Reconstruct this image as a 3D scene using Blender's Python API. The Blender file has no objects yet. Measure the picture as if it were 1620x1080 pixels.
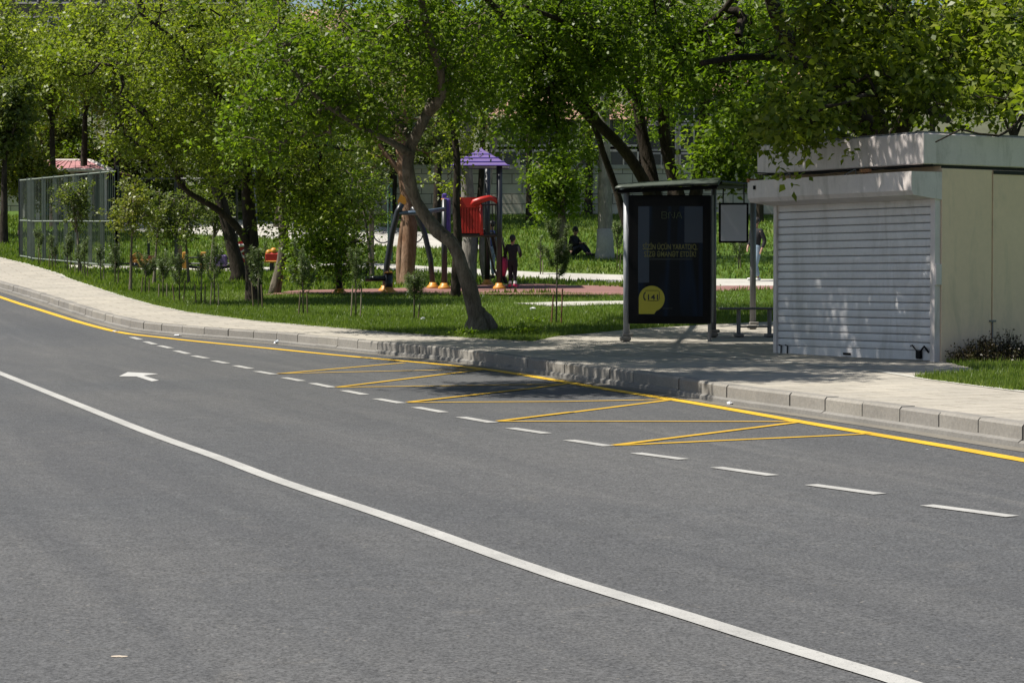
import bpy, math, random
import numpy as np
from mathutils import Vector, Matrix, Euler

C = bpy.context.scene.collection
scn = bpy.context.scene
R = math.radians
# ------------------------------------------------------------------ camera
F = 3600.0                      # focal length in photo pixels (1620 wide)
PITCH = math.atan(92/F)
CAM_H = 1.65
cam_d = bpy.data.cameras.new('camera'); cam = bpy.data.objects.new('camera', cam_d); C.objects.link(cam)
cam.location = (0, 0, CAM_H); cam.rotation_euler = (math.pi/2-PITCH, 0, 0)
cam_d.sensor_width = 36; cam_d.lens = 36*F/1620; cam_d.clip_end = 2000; cam_d.clip_start = 0.1
scn.camera = cam
# ------------------------------------------------------------------ light
SUN_EL = R(58); SUN_AZ = (-0.98, -0.12)     # horizontal direction TO the sun
w = bpy.data.worlds.new("World"); scn.world = w; w.use_nodes = True
nt = w.node_tree; nt.nodes.clear()
sky = nt.nodes.new('ShaderNodeTexSky'); sky.sky_type = 'NISHITA'; sky.sun_disc = False
sky.sun_elevation = SUN_EL; sky.sun_rotation = math.atan2(SUN_AZ[0], SUN_AZ[1])
bg = nt.nodes.new('ShaderNodeBackground'); bg.inputs[1].default_value = 0.062
out = nt.nodes.new('ShaderNodeOutputWorld')
nt.links.new(sky.outputs[0], bg.inputs[0]); nt.links.new(bg.outputs[0], out.inputs[0])
sl = bpy.data.lights.new('sun', 'SUN'); sl.energy = 5.0; sl.angle = R(0.53); sl.color = (1.0, 0.955, 0.87)
so = bpy.data.objects.new('sun', sl); C.objects.link(so)
n_ = math.hypot(*SUN_AZ)
sd = Vector((SUN_AZ[0]/n_*math.cos(SUN_EL), SUN_AZ[1]/n_*math.cos(SUN_EL), math.sin(SUN_EL)))
so.rotation_euler = sd.to_track_quat('Z', 'Y').to_euler(); so.location = (-20, 10, 40)
scn.view_settings.view_transform = 'Standard'; scn.view_settings.look = 'None'
scn.view_settings.gamma = 1; scn.view_settings.exposure = 0.62
scn.cycles.max_bounces = 6; scn.cycles.transparent_max_bounces = 16
# ------------------------------------------------------------------ terrain
KY = np.concatenate([np.arange(-30, 130, 1.0), [140, 160, 200, 300, 600]])
def _slope(y):
    return float(np.interp(y, [0, 35, 44, 63, 67, 92, 96], [.0133, .0133, .043, .043, .10, .10, .0]))
_z = [0.0]
for a, b in zip(KY[:-1], KY[1:]): _z.append(_z[-1]+_slope((a+b)/2)*(b-a))
KZ = np.array(_z); KZ -= np.interp(0, KY, KZ)
def G(y): return float(np.interp(y, KY, KZ))
PAV = 0.20; LAWN = 0.185
def ray(px, py):
    u = (px-810)/F; v = (540-py)/F; c, s = math.cos(PITCH), math.sin(PITCH)
    return Vector((u, c+v*s, -s+v*c))
def at(px, py, Y):
    d = ray(px, py); t = Y/d.y
    return Vector((d.x*t, Y, CAM_H+d.z*t))
def gp(px, py, off=0.0, z0=None):
    """ground point under a photo pixel; off = height above the road surface profile"""
    d = ray(px, py); lo, hi = 4.0, 400.0
    f = lambda Y: (CAM_H+d.z*Y/d.y)-(G(Y)+off)
    y = 4.0; 
    while y < 128 and f(y) > 0: y += 0.5
    lo, hi = y-0.5, y
    for _ in range(30):
        m = (lo+hi)/2
        if f(m) > 0: lo = m
        else: hi = m
    Y = (lo+hi)/2
    return Vector((d.x*Y/d.y, Y, G(Y)+off))
def pxm(Y): return F/Y            # photo pixels per metre at depth Y

# ------------------------------------------------------------------ materials
def newmat(name):
    m = bpy.data.materials.new(name); m.use_nodes = True
    nt = m.node_tree; nt.nodes.clear()
    o = nt.nodes.new('ShaderNodeOutputMaterial'); p = nt.nodes.new('ShaderNodeBsdfPrincipled')
    nt.links.new(p.outputs[0], o.inputs[0])
    return m, nt, p, o
def N(nt, t, **kw):
    n = nt.nodes.new(t)
    for k, v in kw.items():
        if k in n.inputs.keys(): n.inputs[k].default_value = v
        else: setattr(n, k, v)
    return n
def noise(nt, scale, detail=3, rough=.55, vec=None, dist=0.0):
    n = N(nt, 'ShaderNodeTexNoise', Scale=scale, Detail=detail, Roughness=rough, Distortion=dist)
    if vec is not None: nt.links.new(vec, n.inputs['Vector'])
    return n
def ramp(nt, fac, stops):
    r = nt.nodes.new('ShaderNodeValToRGB'); e = r.color_ramp.elements
    while len(e) < len(stops): e.new(.5)
    for i, (p, c) in enumerate(stops):
        e[i].position = p; e[i].color = (*c, 1) if len(c) == 3 else c
    nt.links.new(fac, r.inputs[0]); return r
def mixc(nt, fac, a, b, mode='MIX'):
    n = nt.nodes.new('ShaderNodeMix'); n.data_type = 'RGBA'; n.blend_type = mode
    for s, v in ((0, fac), (6, a), (7, b)):
        if hasattr(v, 'links'): nt.links.new(v, n.inputs[s])
        elif isinstance(v, (int, float)): n.inputs[s].default_value = v
        else: n.inputs[s].default_value = (*v, 1)
    return n.outputs[2]
def coords(nt, scale=None):
    g = nt.nodes.new('ShaderNodeNewGeometry')
    if scale is None: return g.outputs['Position']
    m = N(nt, 'ShaderNodeMapping'); m.inputs['Scale'].default_value = scale
    nt.links.new(g.outputs['Position'], m.inputs[0]); return m.outputs[0]
def bump(nt, p, h, strength=.3, dist=.02):
    b = N(nt, 'ShaderNodeBump'); b.inputs['Strength'].default_value = strength; b.inputs['Distance'].default_value = dist
    nt.links.new(h, b.inputs['Height']); nt.links.new(b.outputs[0], p.inputs['Normal'])
MATS = {}
def plain(name, col, rough=.6, metal=0.0, var=.18, scale=6.0, bmp=0.0, spec=.5, dirt=None):
    """painted / plain surface with large and fine tone variation"""
    if name in MATS: return MATS[name]
    m, nt, p, o = newmat(name); v = coords(nt)
    a = noise(nt, scale, 4, .6, v); b = noise(nt, scale*9, 3, .6, v)
    lo = tuple(c*(1-var) for c in col); hi = tuple(min(1, c*(1+var)) for c in col)
    r = ramp(nt, a.outputs[0], [(.3, lo), (.7, hi)])
    c = mixc(nt, .35, r.outputs[0], ramp(nt, b.outputs[0], [(.3, lo), (.7, hi)]).outputs[0])
    if dirt:
        d = noise(nt, 3.2, 6, .7, coords(nt, (1, 1, .22)), .5)
        f = ramp(nt, d.outputs[0], [(.50, (0, 0, 0)), (.74, (1, 1, 1))])
        c = mixc(nt, f.outputs[0], c, dirt)
    nt.links.new(c, p.inputs['Base Color'])
    p.inputs['Roughness'].default_value = rough; p.inputs['Metallic'].default_value = metal
    p.inputs['Specular IOR Level'].default_value = spec
    if bmp: bump(nt, p, b.outputs[0], bmp, .01)
    MATS[name] = m; return m

def m_asphalt():
    m, nt, p, o = newmat('asphalt'); v = coords(nt)
    big = noise(nt, .16, 4, .6, v, .4)
    rot = N(nt, 'ShaderNodeMapping'); rot.inputs['Rotation'].default_value = (0, 0, R(-20)); rot.inputs['Scale'].default_value = (1, 1, 1); nt.links.new(v, rot.inputs[0])
    sc_ = N(nt, 'ShaderNodeMapping'); sc_.inputs['Scale'].default_value = (1.5, .09, 1); nt.links.new(rot.outputs[0], sc_.inputs[0])
    streak = noise(nt, 1.0, 5, .65, sc_.outputs[0], .8)
    mid = noise(nt, 9, 4, .7, v); fine = noise(nt, 55, 3, .8, v); patch_ = noise(nt, 1.1, 5, .7, v, 1.2)
    vor = N(nt, 'ShaderNodeTexVoronoi', Scale=75.0); nt.links.new(v, vor.inputs['Vector'])
    c = ramp(nt, big.outputs[0], [(.3, (.069, .071, .074)), (.7, (.091, .089, .087))]).outputs[0]
    c = mixc(nt, ramp(nt, streak.outputs[0], [(.36, (.55,)*3), (.55, (0,)*3)]).outputs[0], c, (.058, .059, .062))
    c = mixc(nt, ramp(nt, streak.outputs[0], [(.58, (0,)*3), (.76, (.45,)*3)]).outputs[0], c, (.13, .126, .12))
    c = mixc(nt, ramp(nt, patch_.outputs[0], [(.60, (0,)*3), (.75, (.35,)*3)]).outputs[0], c, (.13, .12, .105))
    c = mixc(nt, .8, c, ramp(nt, mid.outputs[0], [(.3, (.42,)*3), (.7, (.60,)*3)]).outputs[0], 'OVERLAY')
    c = mixc(nt, 1.0, c, ramp(nt, fine.outputs[0], [(.34, (.20,)*3), (.5, (.5,)*3), (.66, (.76,)*3)]).outputs[0], 'OVERLAY')
    st = ramp(nt, vor.outputs['Color'], [(.91, (0,)*3), (.96, (.5,)*3)]).outputs[0]
    c = mixc(nt, st, c, (.24, .22, .19))
    dk = ramp(nt, vor.outputs['Color'], [(.06, (.75,)*3), (.11, (0,)*3)]).outputs[0]
    c = mixc(nt, dk, c, (.03, .03, .03))
    nt.links.new(c, p.inputs['Base Color']); p.inputs['Roughness'].default_value = .82
    p.inputs['Specular IOR Level'].default_value = .3
    bump(nt, p, fine.outputs[0], .5, .004); return m
def m_paint(name, col, under=(.12, .12, .115), wear=.62):
    m, nt, p, o = newmat(name); v = coords(nt)
    a = noise(nt, 34, 5, .8, v); b = noise(nt, 1.6, 4, .7, v); t = noise(nt, 160, 2, .6, v)
    c = ramp(nt, b.outputs[0], [(.3, tuple(x*.72 for x in col)), (.7, col)]).outputs[0]
    c = mixc(nt, .5, c, ramp(nt, t.outputs[0], [(.35, (.36,)*3), (.65, (.58,)*3)]).outputs[0], 'OVERLAY')
    f = ramp(nt, a.outputs[0], [(wear, (0,)*3), (wear+.12, (.8,)*3)])
    c = mixc(nt, f.outputs[0], c, under)
    nt.links.new(c, p.inputs['Base Color']); p.inputs['Roughness'].default_value = .7
    bump(nt, p, t.outputs[0], .3, .003); return m
def m_concrete(name, col, joints=0.0, stain=(.2, .19, .17), attr=False):
    m, nt, p, o = newmat(name); v = coords(nt)
    a = noise(nt, .9, 5, .65, v, .3); b = noise(nt, 25, 4, .7, v); s = noise(nt, 3.2, 6, .75, v, 1.0)
    lo = tuple(x*.84 for x in col); hi = tuple(min(1, x*1.1) for x in col)
    c = ramp(nt, a.outputs[0], [(.3, lo), (.7, hi)]).outputs[0]
    c = mixc(nt, ramp(nt, s.outputs[0], [(.56, (0,)*3), (.76, (.55,)*3)]).outputs[0], c, stain)
    c = mixc(nt, .6, c, ramp(nt, b.outputs[0], [(.3, (.38,)*3), (.7, (.6,)*3)]).outputs[0], 'OVERLAY')
    if attr:
        t = N(nt, 'ShaderNodeAttribute', attribute_name='tone')
        c = mixc(nt, 1.0, c, ramp(nt, t.outputs['Fac'], [(0, (.84, .84, .86)), (1, (1.06, 1.05, 1.03))]).outputs[0], 'MULTIPLY')
    if joints:
        br = N(nt, 'ShaderNodeTexBrick', Scale=1.0); mp = N(nt, 'ShaderNodeMapping')
        mp.inputs['Rotation'].default_value = (0, 0, R(-21))
        nt.links.new(v, mp.inputs[0]); nt.links.new(mp.outputs[0], br.inputs['Vector'])
        br.inputs['Brick Width'].default_value = joints; br.inputs['Row Height'].default_value = joints/2
        br.inputs['Mortar Size'].default_value = .012; br.inputs['Mortar Smooth'].default_value = .3
        br.inputs['Color1'].default_value = (.9, .9, .9, 1); br.inputs['Color2'].default_value = (1.05, 1.04, 1.02, 1)
        br.inputs['Mortar'].default_value = (.52, .50, .46, 1)
        c = mixc(nt, 1.0, c, br.outputs['Color'], 'MULTIPLY')
    nt.links.new(c, p.inputs['Base Color']); p.inputs['Roughness'].default_value = .9
    p.inputs['Specular IOR Level'].default_value = .25
    bump(nt, p, b.outputs[0], .4, .01); return m
def m_grass_ground():
    m, nt, p, o = newmat('lawn'); v = coords(nt)
    a = noise(nt, .25, 4, .6, v, .5); b = noise(nt, 9, 5, .75, coords(nt, (1, .6, 1))); d = noise(nt, 1.3, 5, .7, v, .6)
    c = ramp(nt, a.outputs[0], [(.3, (.055, .105, .016)), (.55, (.085, .14, .028)), (.75, (.13, .145, .045))]).outputs[0]
    c = mixc(nt, .9, c, ramp(nt, b.outputs[0], [(.3, (.28,)*3), (.7, (.72,)*3)]).outputs[0], 'OVERLAY')
    c = mixc(nt, ramp(nt, d.outputs[0], [(.60, (0,)*3), (.74, (.75,)*3)]).outputs[0], c, (.15, .125, .07))
    nt.links.new(c, p.inputs['Base Color']); p.inputs['Roughness'].default_value = .95
    p.inputs['Specular IOR Level'].default_value = .1
    bump(nt, p, b.outputs[0], 1.0, .05); return m
def m_leaf(name, dark, mid, light, trans=.35):
    m, nt, p, o = newmat(name)
    t = N(nt, 'ShaderNodeAttribute', attribute_name='tone')
    c = ramp(nt, t.outputs['Fac'], [(0, dark), (.5, mid), (1, light)]).outputs[0]
    nt.links.new(c, p.inputs['Base Color']); p.inputs['Roughness'].default_value = .42
    p.inputs['Specular IOR Level'].default_value = .35
    tr = N(nt, 'ShaderNodeBsdfTranslucent')
    ct = mixc(nt, 1.0, c, (1.35, 1.5, .5), 'MULTIPLY')
    nt.links.new(ct, tr.inputs[0])
    mx = N(nt, 'ShaderNodeMixShader'); mx.inputs[0].default_value = trans
    nt.links.new(p.outputs[0], mx.inputs[1]); nt.links.new(tr.outputs[0], mx.inputs[2]); nt.links.new(mx.outputs[0], o.inputs[0])
    return m
def m_bark(name, lo, hi, scale=6.0):
    m, nt, p, o = newmat(name); v = coords(nt, (1, 1, .28))
    a = noise(nt, scale, 5, .7, v, 1.2); b = noise(nt, scale*6, 4, .7, v, .6); g = noise(nt, 1.1, 3, .6, coords(nt))
    c = ramp(nt, a.outputs[0], [(.32, lo), (.68, hi)]).outputs[0]
    c = mixc(nt, .7, c, ramp(nt, b.outputs[0], [(.3, (.3,)*3), (.7, (.66,)*3)]).outputs[0], 'OVERLAY')
    c = mixc(nt, ramp(nt, g.outputs[0], [(.5, (0,)*3), (.7, (.4,)*3)]).outputs[0], c, tuple(x*.55 for x in lo))
    nt.links.new(c, p.inputs['Base Color']); p.inputs['Roughness'].default_value = .95
    p.inputs['Specular IOR Level'].default_value = .15
    bump(nt, p, a.outputs[0], .9, .05); return m
def m_wire():
    m = plain('fence_green', (.10, .16, .13), .5); return m
def m_tarp_roof():
    m, nt, p, o = newmat('shelter_roof'); v = coords(nt)
    a = noise(nt, 3, 5, .7, v, .7)
    c = ramp(nt, a.outputs[0], [(.35, (.06, .075, .062)), (.7, (.15, .175, .14))]).outputs[0]
    nt.links.new(c, p.inputs['Base Color']); p.inputs['Roughness'].default_value = .45
    tr = N(nt, 'ShaderNodeBsdfTranslucent'); nt.links.new(c, tr.inputs[0])
    mx = N(nt, 'ShaderNodeMixShader'); mx.inputs[0].default_value = .3
    nt.links.new(p.outputs[0], mx.inputs[1]); nt.links.new(tr.outputs[0], mx.inputs[2]); nt.links.new(mx.outputs[0], o.inputs[0])
    return m
def m_poster():
    m, nt, p, o = newmat('poster_ink'); v = coords(nt)
    n = noise(nt, 1.0, 2, .5, coords(nt, (3.2, 0, .35)), .3)
    c = ramp(nt, n.outputs[0], [(.40, (.004, .006, .010)), (.52, (.006, .018, .045)), (.62, (.004, .007, .012))]).outputs[0]
    nt.links.new(c, p.inputs['Base Color']); p.inputs['Roughness'].default_value = .4; p.inputs['Specular IOR Level'].default_value = .15
    return m
def m_wall_stone():
    m, nt, p, o = newmat('retaining_stone'); v = coords(nt)
    br = N(nt, 'ShaderNodeTexBrick', Scale=1.0)
    mp = N(nt, 'ShaderNodeMapping'); mp.inputs['Rotation'].default_value = (R(90), 0, 0)
    nt.links.new(v, mp.inputs[0]); nt.links.new(mp.outputs[0], br.inputs['Vector'])
    br.inputs['Brick Width'].default_value = .8; br.inputs['Row Height'].default_value = .4; br.inputs['Mortar Size'].default_value = .02
    br.inputs['Color1'].default_value = (.48, .44, .36, 1); br.inputs['Color2'].default_value = (.58, .53, .44, 1); br.inputs['Mortar'].default_value = (.2, .18, .15, 1)
    a = noise(nt, 1.2, 5, .7, v)
    c = mixc(nt, .8, br.outputs['Color'], ramp(nt, a.outputs[0], [(.3, (.34,)*3), (.7, (.62,)*3)]).outputs[0], 'OVERLAY')
    nt.links.new(c, p.inputs['Base Color']); p.inputs['Roughness'].default_value = .9; return m

# ------------------------------------------------------------------ mesh builder
class MB:
    def __init__(s): s.v = []; s.f = []; s.tone = []
    def add(s, vs, fs, tone=.5):
        n = len(s.v); s.v += [tuple(v) for v in vs]; s.f += [tuple(i+n for i in f) for f in fs]; s.tone += [tone]*len(fs); return s
    def box(s, c, size, rot=None, tone=.5, taper=1.0, bev=0.0):
        hx, hy, hz = size[0]/2, size[1]/2, size[2]/2; M = rot.to_matrix() if isinstance(rot, Euler) else rot
        b = min(bev, hx*.45, hy*.45, hz*.45)
        if b <= 0:
            pts = [(x, y, z) for z in (-hz, hz) for (x, y) in ((-hx, -hy), (hx, -hy), (hx, hy), (-hx, hy))]
            pts = [(x*(taper if z > 0 else 1), y*(taper if z > 0 else 1), z) for x, y, z in pts]
            fs = [(0, 3, 2, 1), (4, 5, 6, 7), (0, 1, 5, 4), (1, 2, 6, 5), (2, 3, 7, 6), (3, 0, 4, 7)]
        else:
            def ring(z, i):
                x, y = hx-i, hy-i; k = b*.7
                return [(-x+k, -y, z), (x-k, -y, z), (x, -y+k, z), (x, y-k, z), (x-k, y, z), (-x+k, y, z), (-x, y-k, z), (-x, -y+k, z)]
            pts = ring(-hz, b)+ring(-hz+b, 0)+ring(hz-b, 0)+ring(hz, b)
            fs = [tuple(range(7, -1, -1)), tuple(range(24, 32))]
            for r in range(3):
                for i in range(8):
                    j = (i+1) % 8; fs.append((r*8+i, r*8+j, r*8+8+j, r*8+8+i))
        out = []
        for q in pts:
            q = Vector(q)
            if M is not None: q = M @ q
            out.append(q+Vector(c))
        return s.add(out, fs, tone)
    def tube(s, path, radii, n=8, caps=True, tone=.5, bulge=None):
        path = [Vector(p) for p in path]
        if not hasattr(radii, '__len__'): radii = [radii]*len(path)
        vs = []; fs = []; up = None
        for i, p in enumerate(path):
            d = (path[min(i+1, len(path)-1)]-path[max(i-1, 0)])
            d = d.normalized() if d.length > 1e-9 else Vector((0, 0, 1))
            if up is None:
                up = Vector((1, 0, 0)) if abs(d.x) < .8 else Vector((0, 1, 0))
            a = (up-d*up.dot(d)).normalized(); b = d.cross(a); up = a
            for k in range(n):
                t = 2*math.pi*k/n; r = radii[i]*(1 if bulge is None else bulge(i, k))
                vs.append(p+a*math.cos(t)*r+b*math.sin(t)*r)
        for i in range(len(path)-1):
            for k in range(n):
                j = (k+1) % n; fs.append((i*n+k, i*n+j, (i+1)*n+j, (i+1)*n+k))
        if caps: fs += [tuple(range(n-1, -1, -1)), tuple(range((len(path)-1)*n, len(path)*n))]
        return s.add(vs, fs, tone)
    def ball(s, c, r, seg=10, rings=7, tone=.5):
        r = r if hasattr(r, '__len__') else (r, r, r); vs = []; fs = []
        for i in range(1, rings):
            t = math.pi*i/rings
            for k in range(seg):
                a = 2*math.pi*k/seg; vs.append((c[0]+r[0]*math.sin(t)*math.cos(a), c[1]+r[1]*math.sin(t)*math.sin(a), c[2]+r[2]*math.cos(t)))
        vs += [(c[0], c[1], c[2]+r[2]), (c[0], c[1], c[2]-r[2])]; T = len(vs)-2; B = T+1
        for i in range(rings-2):
            for k in range(seg):
                j = (k+1) % seg; fs.append((i*seg+k, (i+1)*seg+k, (i+1)*seg+j, i*seg+j))
        for k in range(seg):
            j = (k+1) % seg; fs.append((T, k, j)); fs.append((B, (rings-2)*seg+j, (rings-2)*seg+k))
        return s.add(vs, fs, tone)
    def prism(s, poly, d, tone=.5):
        """closed polygon (list of Vectors) extruded along vector d"""
        n = len(poly); d = Vector(d); vs = [Vector(p) for p in poly]+[Vector(p)+d for p in poly]
        fs = [tuple(range(n-1, -1, -1)), tuple(range(n, 2*n))]+[(i, (i+1) % n, n+(i+1) % n, n+i) for i in range(n)]
        return s.add(vs, fs, tone)
    def build(s, name, mat, parent=None, smooth=False, loc=None):
        me = bpy.data.meshes.new(name)
        if loc is None and parent is not None: loc = parent['_o'] if '_o' in parent.keys() else None
        loc = Vector(loc) if loc is not None else Vector((0, 0, 0))
        me.from_pydata([tuple(Vector(v)-loc) for v in s.v], [], s.f)
        if len(set(s.tone)) > 1:
            at_ = me.attributes.new('tone', 'FLOAT', 'FACE'); at_.data.foreach_set('value', s.tone)
        me.materials.append(mat); me.validate()
        if smooth: me.polygons.foreach_set('use_smooth', [True]*len(me.polygons))
        me.update(); o = bpy.data.objects.new(name, me); C.objects.link(o)
        if parent is not None: o.parent = parent
        else: o.location = loc
        return o
def empty(name, loc, label, cat, group=None, kind=None):
    o = bpy.data.objects.new(name, None); C.objects.link(o); o.location = loc; o.empty_display_size = .2
    ORIG[o.name] = Vector(loc); tag(o, label, cat, group, kind); return o
ORIG = {}
def tag(o, label=None, cat=None, group=None, kind=None):
    if label: o['label'] = label
    if cat: o['category'] = cat
    if group: o['group'] = group
    if kind: o['kind'] = kind
    return o
def part(mb, name, mat, root, smooth=False, label=None):
    """a part given in world coordinates, parented to root (Empty or mesh at its own location)"""
    r = root; org = Vector((0, 0, 0))
    while r is not None: org += r.location; r = r.parent
    me_o = mb.build(name, mat, None, smooth, loc=(0, 0, 0))
    me_o.data.transform(Matrix.Translation(-org)); me_o.parent = root
    if label: me_o['label'] = label
    return me_o
def copy_tree(o, parent=None):
    c = o.copy(); C.objects.link(c); c.parent = parent
    for ch in list(o.children): copy_tree(ch, c)
    return c
def struct(mb, name, mat, smooth=False):
    o = mb.build(name, mat, None, smooth); o['kind'] = 'structure'; return o

def catmull(pts, step=.3):
    pts = [Vector(p) for p in pts]; out = []; ts = []
    n = len(pts)
    for i in range(n-1):
        p0 = pts[i-1] if i > 0 else pts[0]*2-pts[1]; p1 = pts[i]; p2 = pts[i+1]; p3 = pts[i+2] if i+2 < n else pts[-1]*2-pts[-2]
        k = max(1, int((p2-p1).length/step))
        for j in range(k):
            t = j/k
            out.append(.5*((2*p1)+(p2-p0)*t+(2*p0-5*p1+4*p2-p3)*t*t+(3*p1-p0-3*p2+p3)*t**3)); ts.append(i+t)
    out.append(pts[-1]); ts.append(n-1)
    return out, ts
#@@SETTING
# ------------------------------------------------------------------ the setting
def curve_xy(pxs, off):
    pts = [gp(x, y, off) for x, y in pxs]
    pts.sort(key=lambda p: p.y); return [(p.y, p.x) for p in pts]
kerb_px = [(1616, 708), (1556, 698), (1499, 689), (1446, 680), (1380, 670.5), (1316, 661), (1259, 653), (1204, 646), (1153, 638.5), (1060, 622), (980, 609.5), (900, 599),
           (869, 594), (817, 586), (778, 580), (736, 574), (704, 570), (647, 564.5), (616, 561.5), (580, 558), (545, 554), (480, 547.5), (420, 541.5), (390, 539.5), (335, 536), (309, 533.5),
           (259, 529), (228, 526), (206, 522), (182, 516), (154, 508), (113, 494.5), (62, 477), (31, 467), (0, 458)]
K = curve_xy(kerb_px, 0.0)
ky = [a for a, b in K]; kx = [b for a, b in K]
s0 = (kx[1]-kx[8])/(ky[1]-ky[8])       # extend both ends in their own direction
s1 = (kx[-1]-kx[-3])/(ky[-1]-ky[-3])
ky = [-25]+ky+[110]; kx = [kx[0]+s0*(-25-ky[1])]+kx+[kx[-1]+s1*(110-ky[-2])]
# smooth the measured kerb a little
def KX(y):
    return float(np.mean([np.interp(y+d, ky, kx) for d in (-.6, -.3, 0, .3, .6)]))
edge_px = [(1620, 619), (1480, 601), (1400, 588), (1230, 571), (1100, 560), (980, 548), (860, 541), (750, 535), (680, 530), (600, 524), (500, 516), (400, 507), (300, 494), (250, 483.5), (200, 470), (150, 453), (100, 434), (50, 419), (0, 407)]
E = curve_xy(edge_px, PAV)
ey = [a for a, b in E]; ex = [b for a, b in E]
ey = [-25]+ey+[110]; ex = [ex[0]+s0*(-25-ey[1])]+ex+[ex[-1]-0.9*(110-ey[-2])]
def EX(y): return max(float(np.interp(y, ey, ex)), KX(y)+1.2)
YS = sorted(set(list(np.arange(-25, 110, 1.0))+list(np.arange(18, 62, .25))))
def strip(xa, xb, off, ys=YS, nx=1):
    mb = MB(); vs = []; fs = []
    for y in ys:
        a, b = xa(y), xb(y)
        for i in range(nx+1): vs.append((a+(b-a)*i/nx, y, G(y)+off(y) if callable(off) else G(y)+off))
    for r in range(len(ys)-1):
        for i in range(nx):
            q = r*(nx+1)+i; fs.append((q, q+1, q+nx+2, q+nx+1))
    return mb.add(vs, fs)
M_ASP = m_asphalt(); M_WHITE = m_paint('white_marking', (.43, .42, .395), wear=.56); M_YEL = m_paint('yellow_marking', (.70, .42, .015), wear=.63)
M_YEL2 = m_paint('thin_yellow_marking', (.62, .37, .02), wear=.60)
M_PAV = m_concrete('sidewalk_concrete', (.37, .34, .29), joints=.8, stain=(.22, .21, .19))
M_KERB = m_concrete('kerb_concrete', (.245, .23, .205), attr=True)
M_GUT = m_concrete('gutter_concrete', (.19, .18, .165)); M_LAWN = m_grass_ground()
M_DUST = m_concrete('gutter_dust', (.17, .155, .13))
struct(strip(lambda y: -500, lambda y: 500, -.6, ys=[-30, 0, 30, 60, 90, 128, 200, 400, 600]), 'ground', M_LAWN)
struct(strip(lambda y: -60 if y < 70 else min(-60, KX(y)-20), lambda y: KX(y)+.05, 0), 'road', M_ASP)
struct(strip(lambda y: KX(y)+.16, lambda y: EX(y), PAV), 'sidewalk', M_PAV)
# lawn and the slope above it: from the pavement edge out to the right, one sheet with gentle lumps
def lump(x, y): return .03*math.sin(x*.5+y*.25)*math.sin(y*.4+1.3)
def lawn_add(x, y):
    e = EX(min(y, 109))-.03; return .006+lump(x, y)*min(1, max(0, (x-e)/1.5))*min(1, max(0, (y-40)/8))
def lawn():
    vs = []; fs = []; nx = 90
    ys = [y for y in YS if y >= 10]+list(np.arange(110, 129, 1.0))
    for y in ys:
        e = EX(min(y, 109))-.03
        for i in range(nx+1):
            t = i/nx; x = e+(70-e)*(t**1.6)
            vs.append((x, y, G(y)+LAWN+lawn_add(x, y)))
    for r in range(len(ys)-1):
        for i in range(nx):
            q = r*(nx+1)+i; fs.append((q, q+1, q+nx+2, q+nx+1))
    return struct(MB().add(vs, fs), 'lawn', M_LAWN, True)
lawn()
# kerb stones along the road edge
def arc_points(y0, y1, step):
    ys = np.arange(y0, y1, .02); pts = [Vector((KX(y), y, 0)) for y in ys]; out = [pts[0]]; acc = 0
    for a, b in zip(pts[:-1], pts[1:]):
        acc += (b-a).length
        if acc >= step: out.append(b); acc = 0
    return out
rnd = random.Random(5)
kb = MB(); gb = MB()
ap = arc_points(2, 100, .75)
for a, b in zip(ap[:-1], ap[1:]):
    d = (b-a); L = d.length; d.normalize(); nrm = Vector((d.y, -d.x, 0))   # towards the pavement (+x)
    if nrm.x < 0: nrm = -nrm
    g = .006 if rnd.random() < .7 else .014
    A = a+d*g; B = b-d*g; za, zb = G(a.y), G(b.y); j = rnd.uniform(-.004, .004); off = nrm*rnd.uniform(-.006, .006)
    prof = [(0, -.1), (0, PAV-.022), (.022, PAV+.001), (.165, PAV+.003), (.165, -.1)]
    vs = [A+off+nrm*p+Vector((0, 0, za+q+j)) for p, q in prof]+[B+off+nrm*p+Vector((0, 0, zb+q+j)) for p, q in prof]
    kb.add(vs, [(0, 1, 6, 5), (1, 2, 7, 6), (2, 3, 8, 7), (3, 4, 9, 8), (0, 4, 3, 2, 1), (5, 6, 7, 8, 9)], rnd.random())
    h = .062+rnd.uniform(-.008, .008)
    prof = [(-.045, -.05), (-.040, h-.02), (-.012, h), (.01, h), (.01, -.05)]
    vs = [a+nrm*p+Vector((0, 0, za+q)) for p, q in prof]+[b+nrm*p+Vector((0, 0, zb+q)) for p, q in prof]
    gb.add(vs, [(0, 1, 6, 5), (1, 2, 7, 6), (2, 3, 8, 7)])
struct(kb, 'kerb', M_KERB); struct(gb, 'gutter', M_GUT)
struct(strip(lambda y: EX(y)-.10, lambda y: EX(y)+.03, PAV+.006), 'pavement_edging', m_concrete('edging', (.44, .42, .37)))
# backing of the joints, so the gaps read as dark mortar
struct(strip(lambda y: KX(y)+.03, lambda y: KX(y)+.17, PAV-.03), 'kerb_mortar', plain('mortar', (.06, .055, .05), .95))
struct(strip(lambda y: KX(y)-.24, lambda y: KX(y)-.03, .004), 'gutter_dust', M_DUST)

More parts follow.
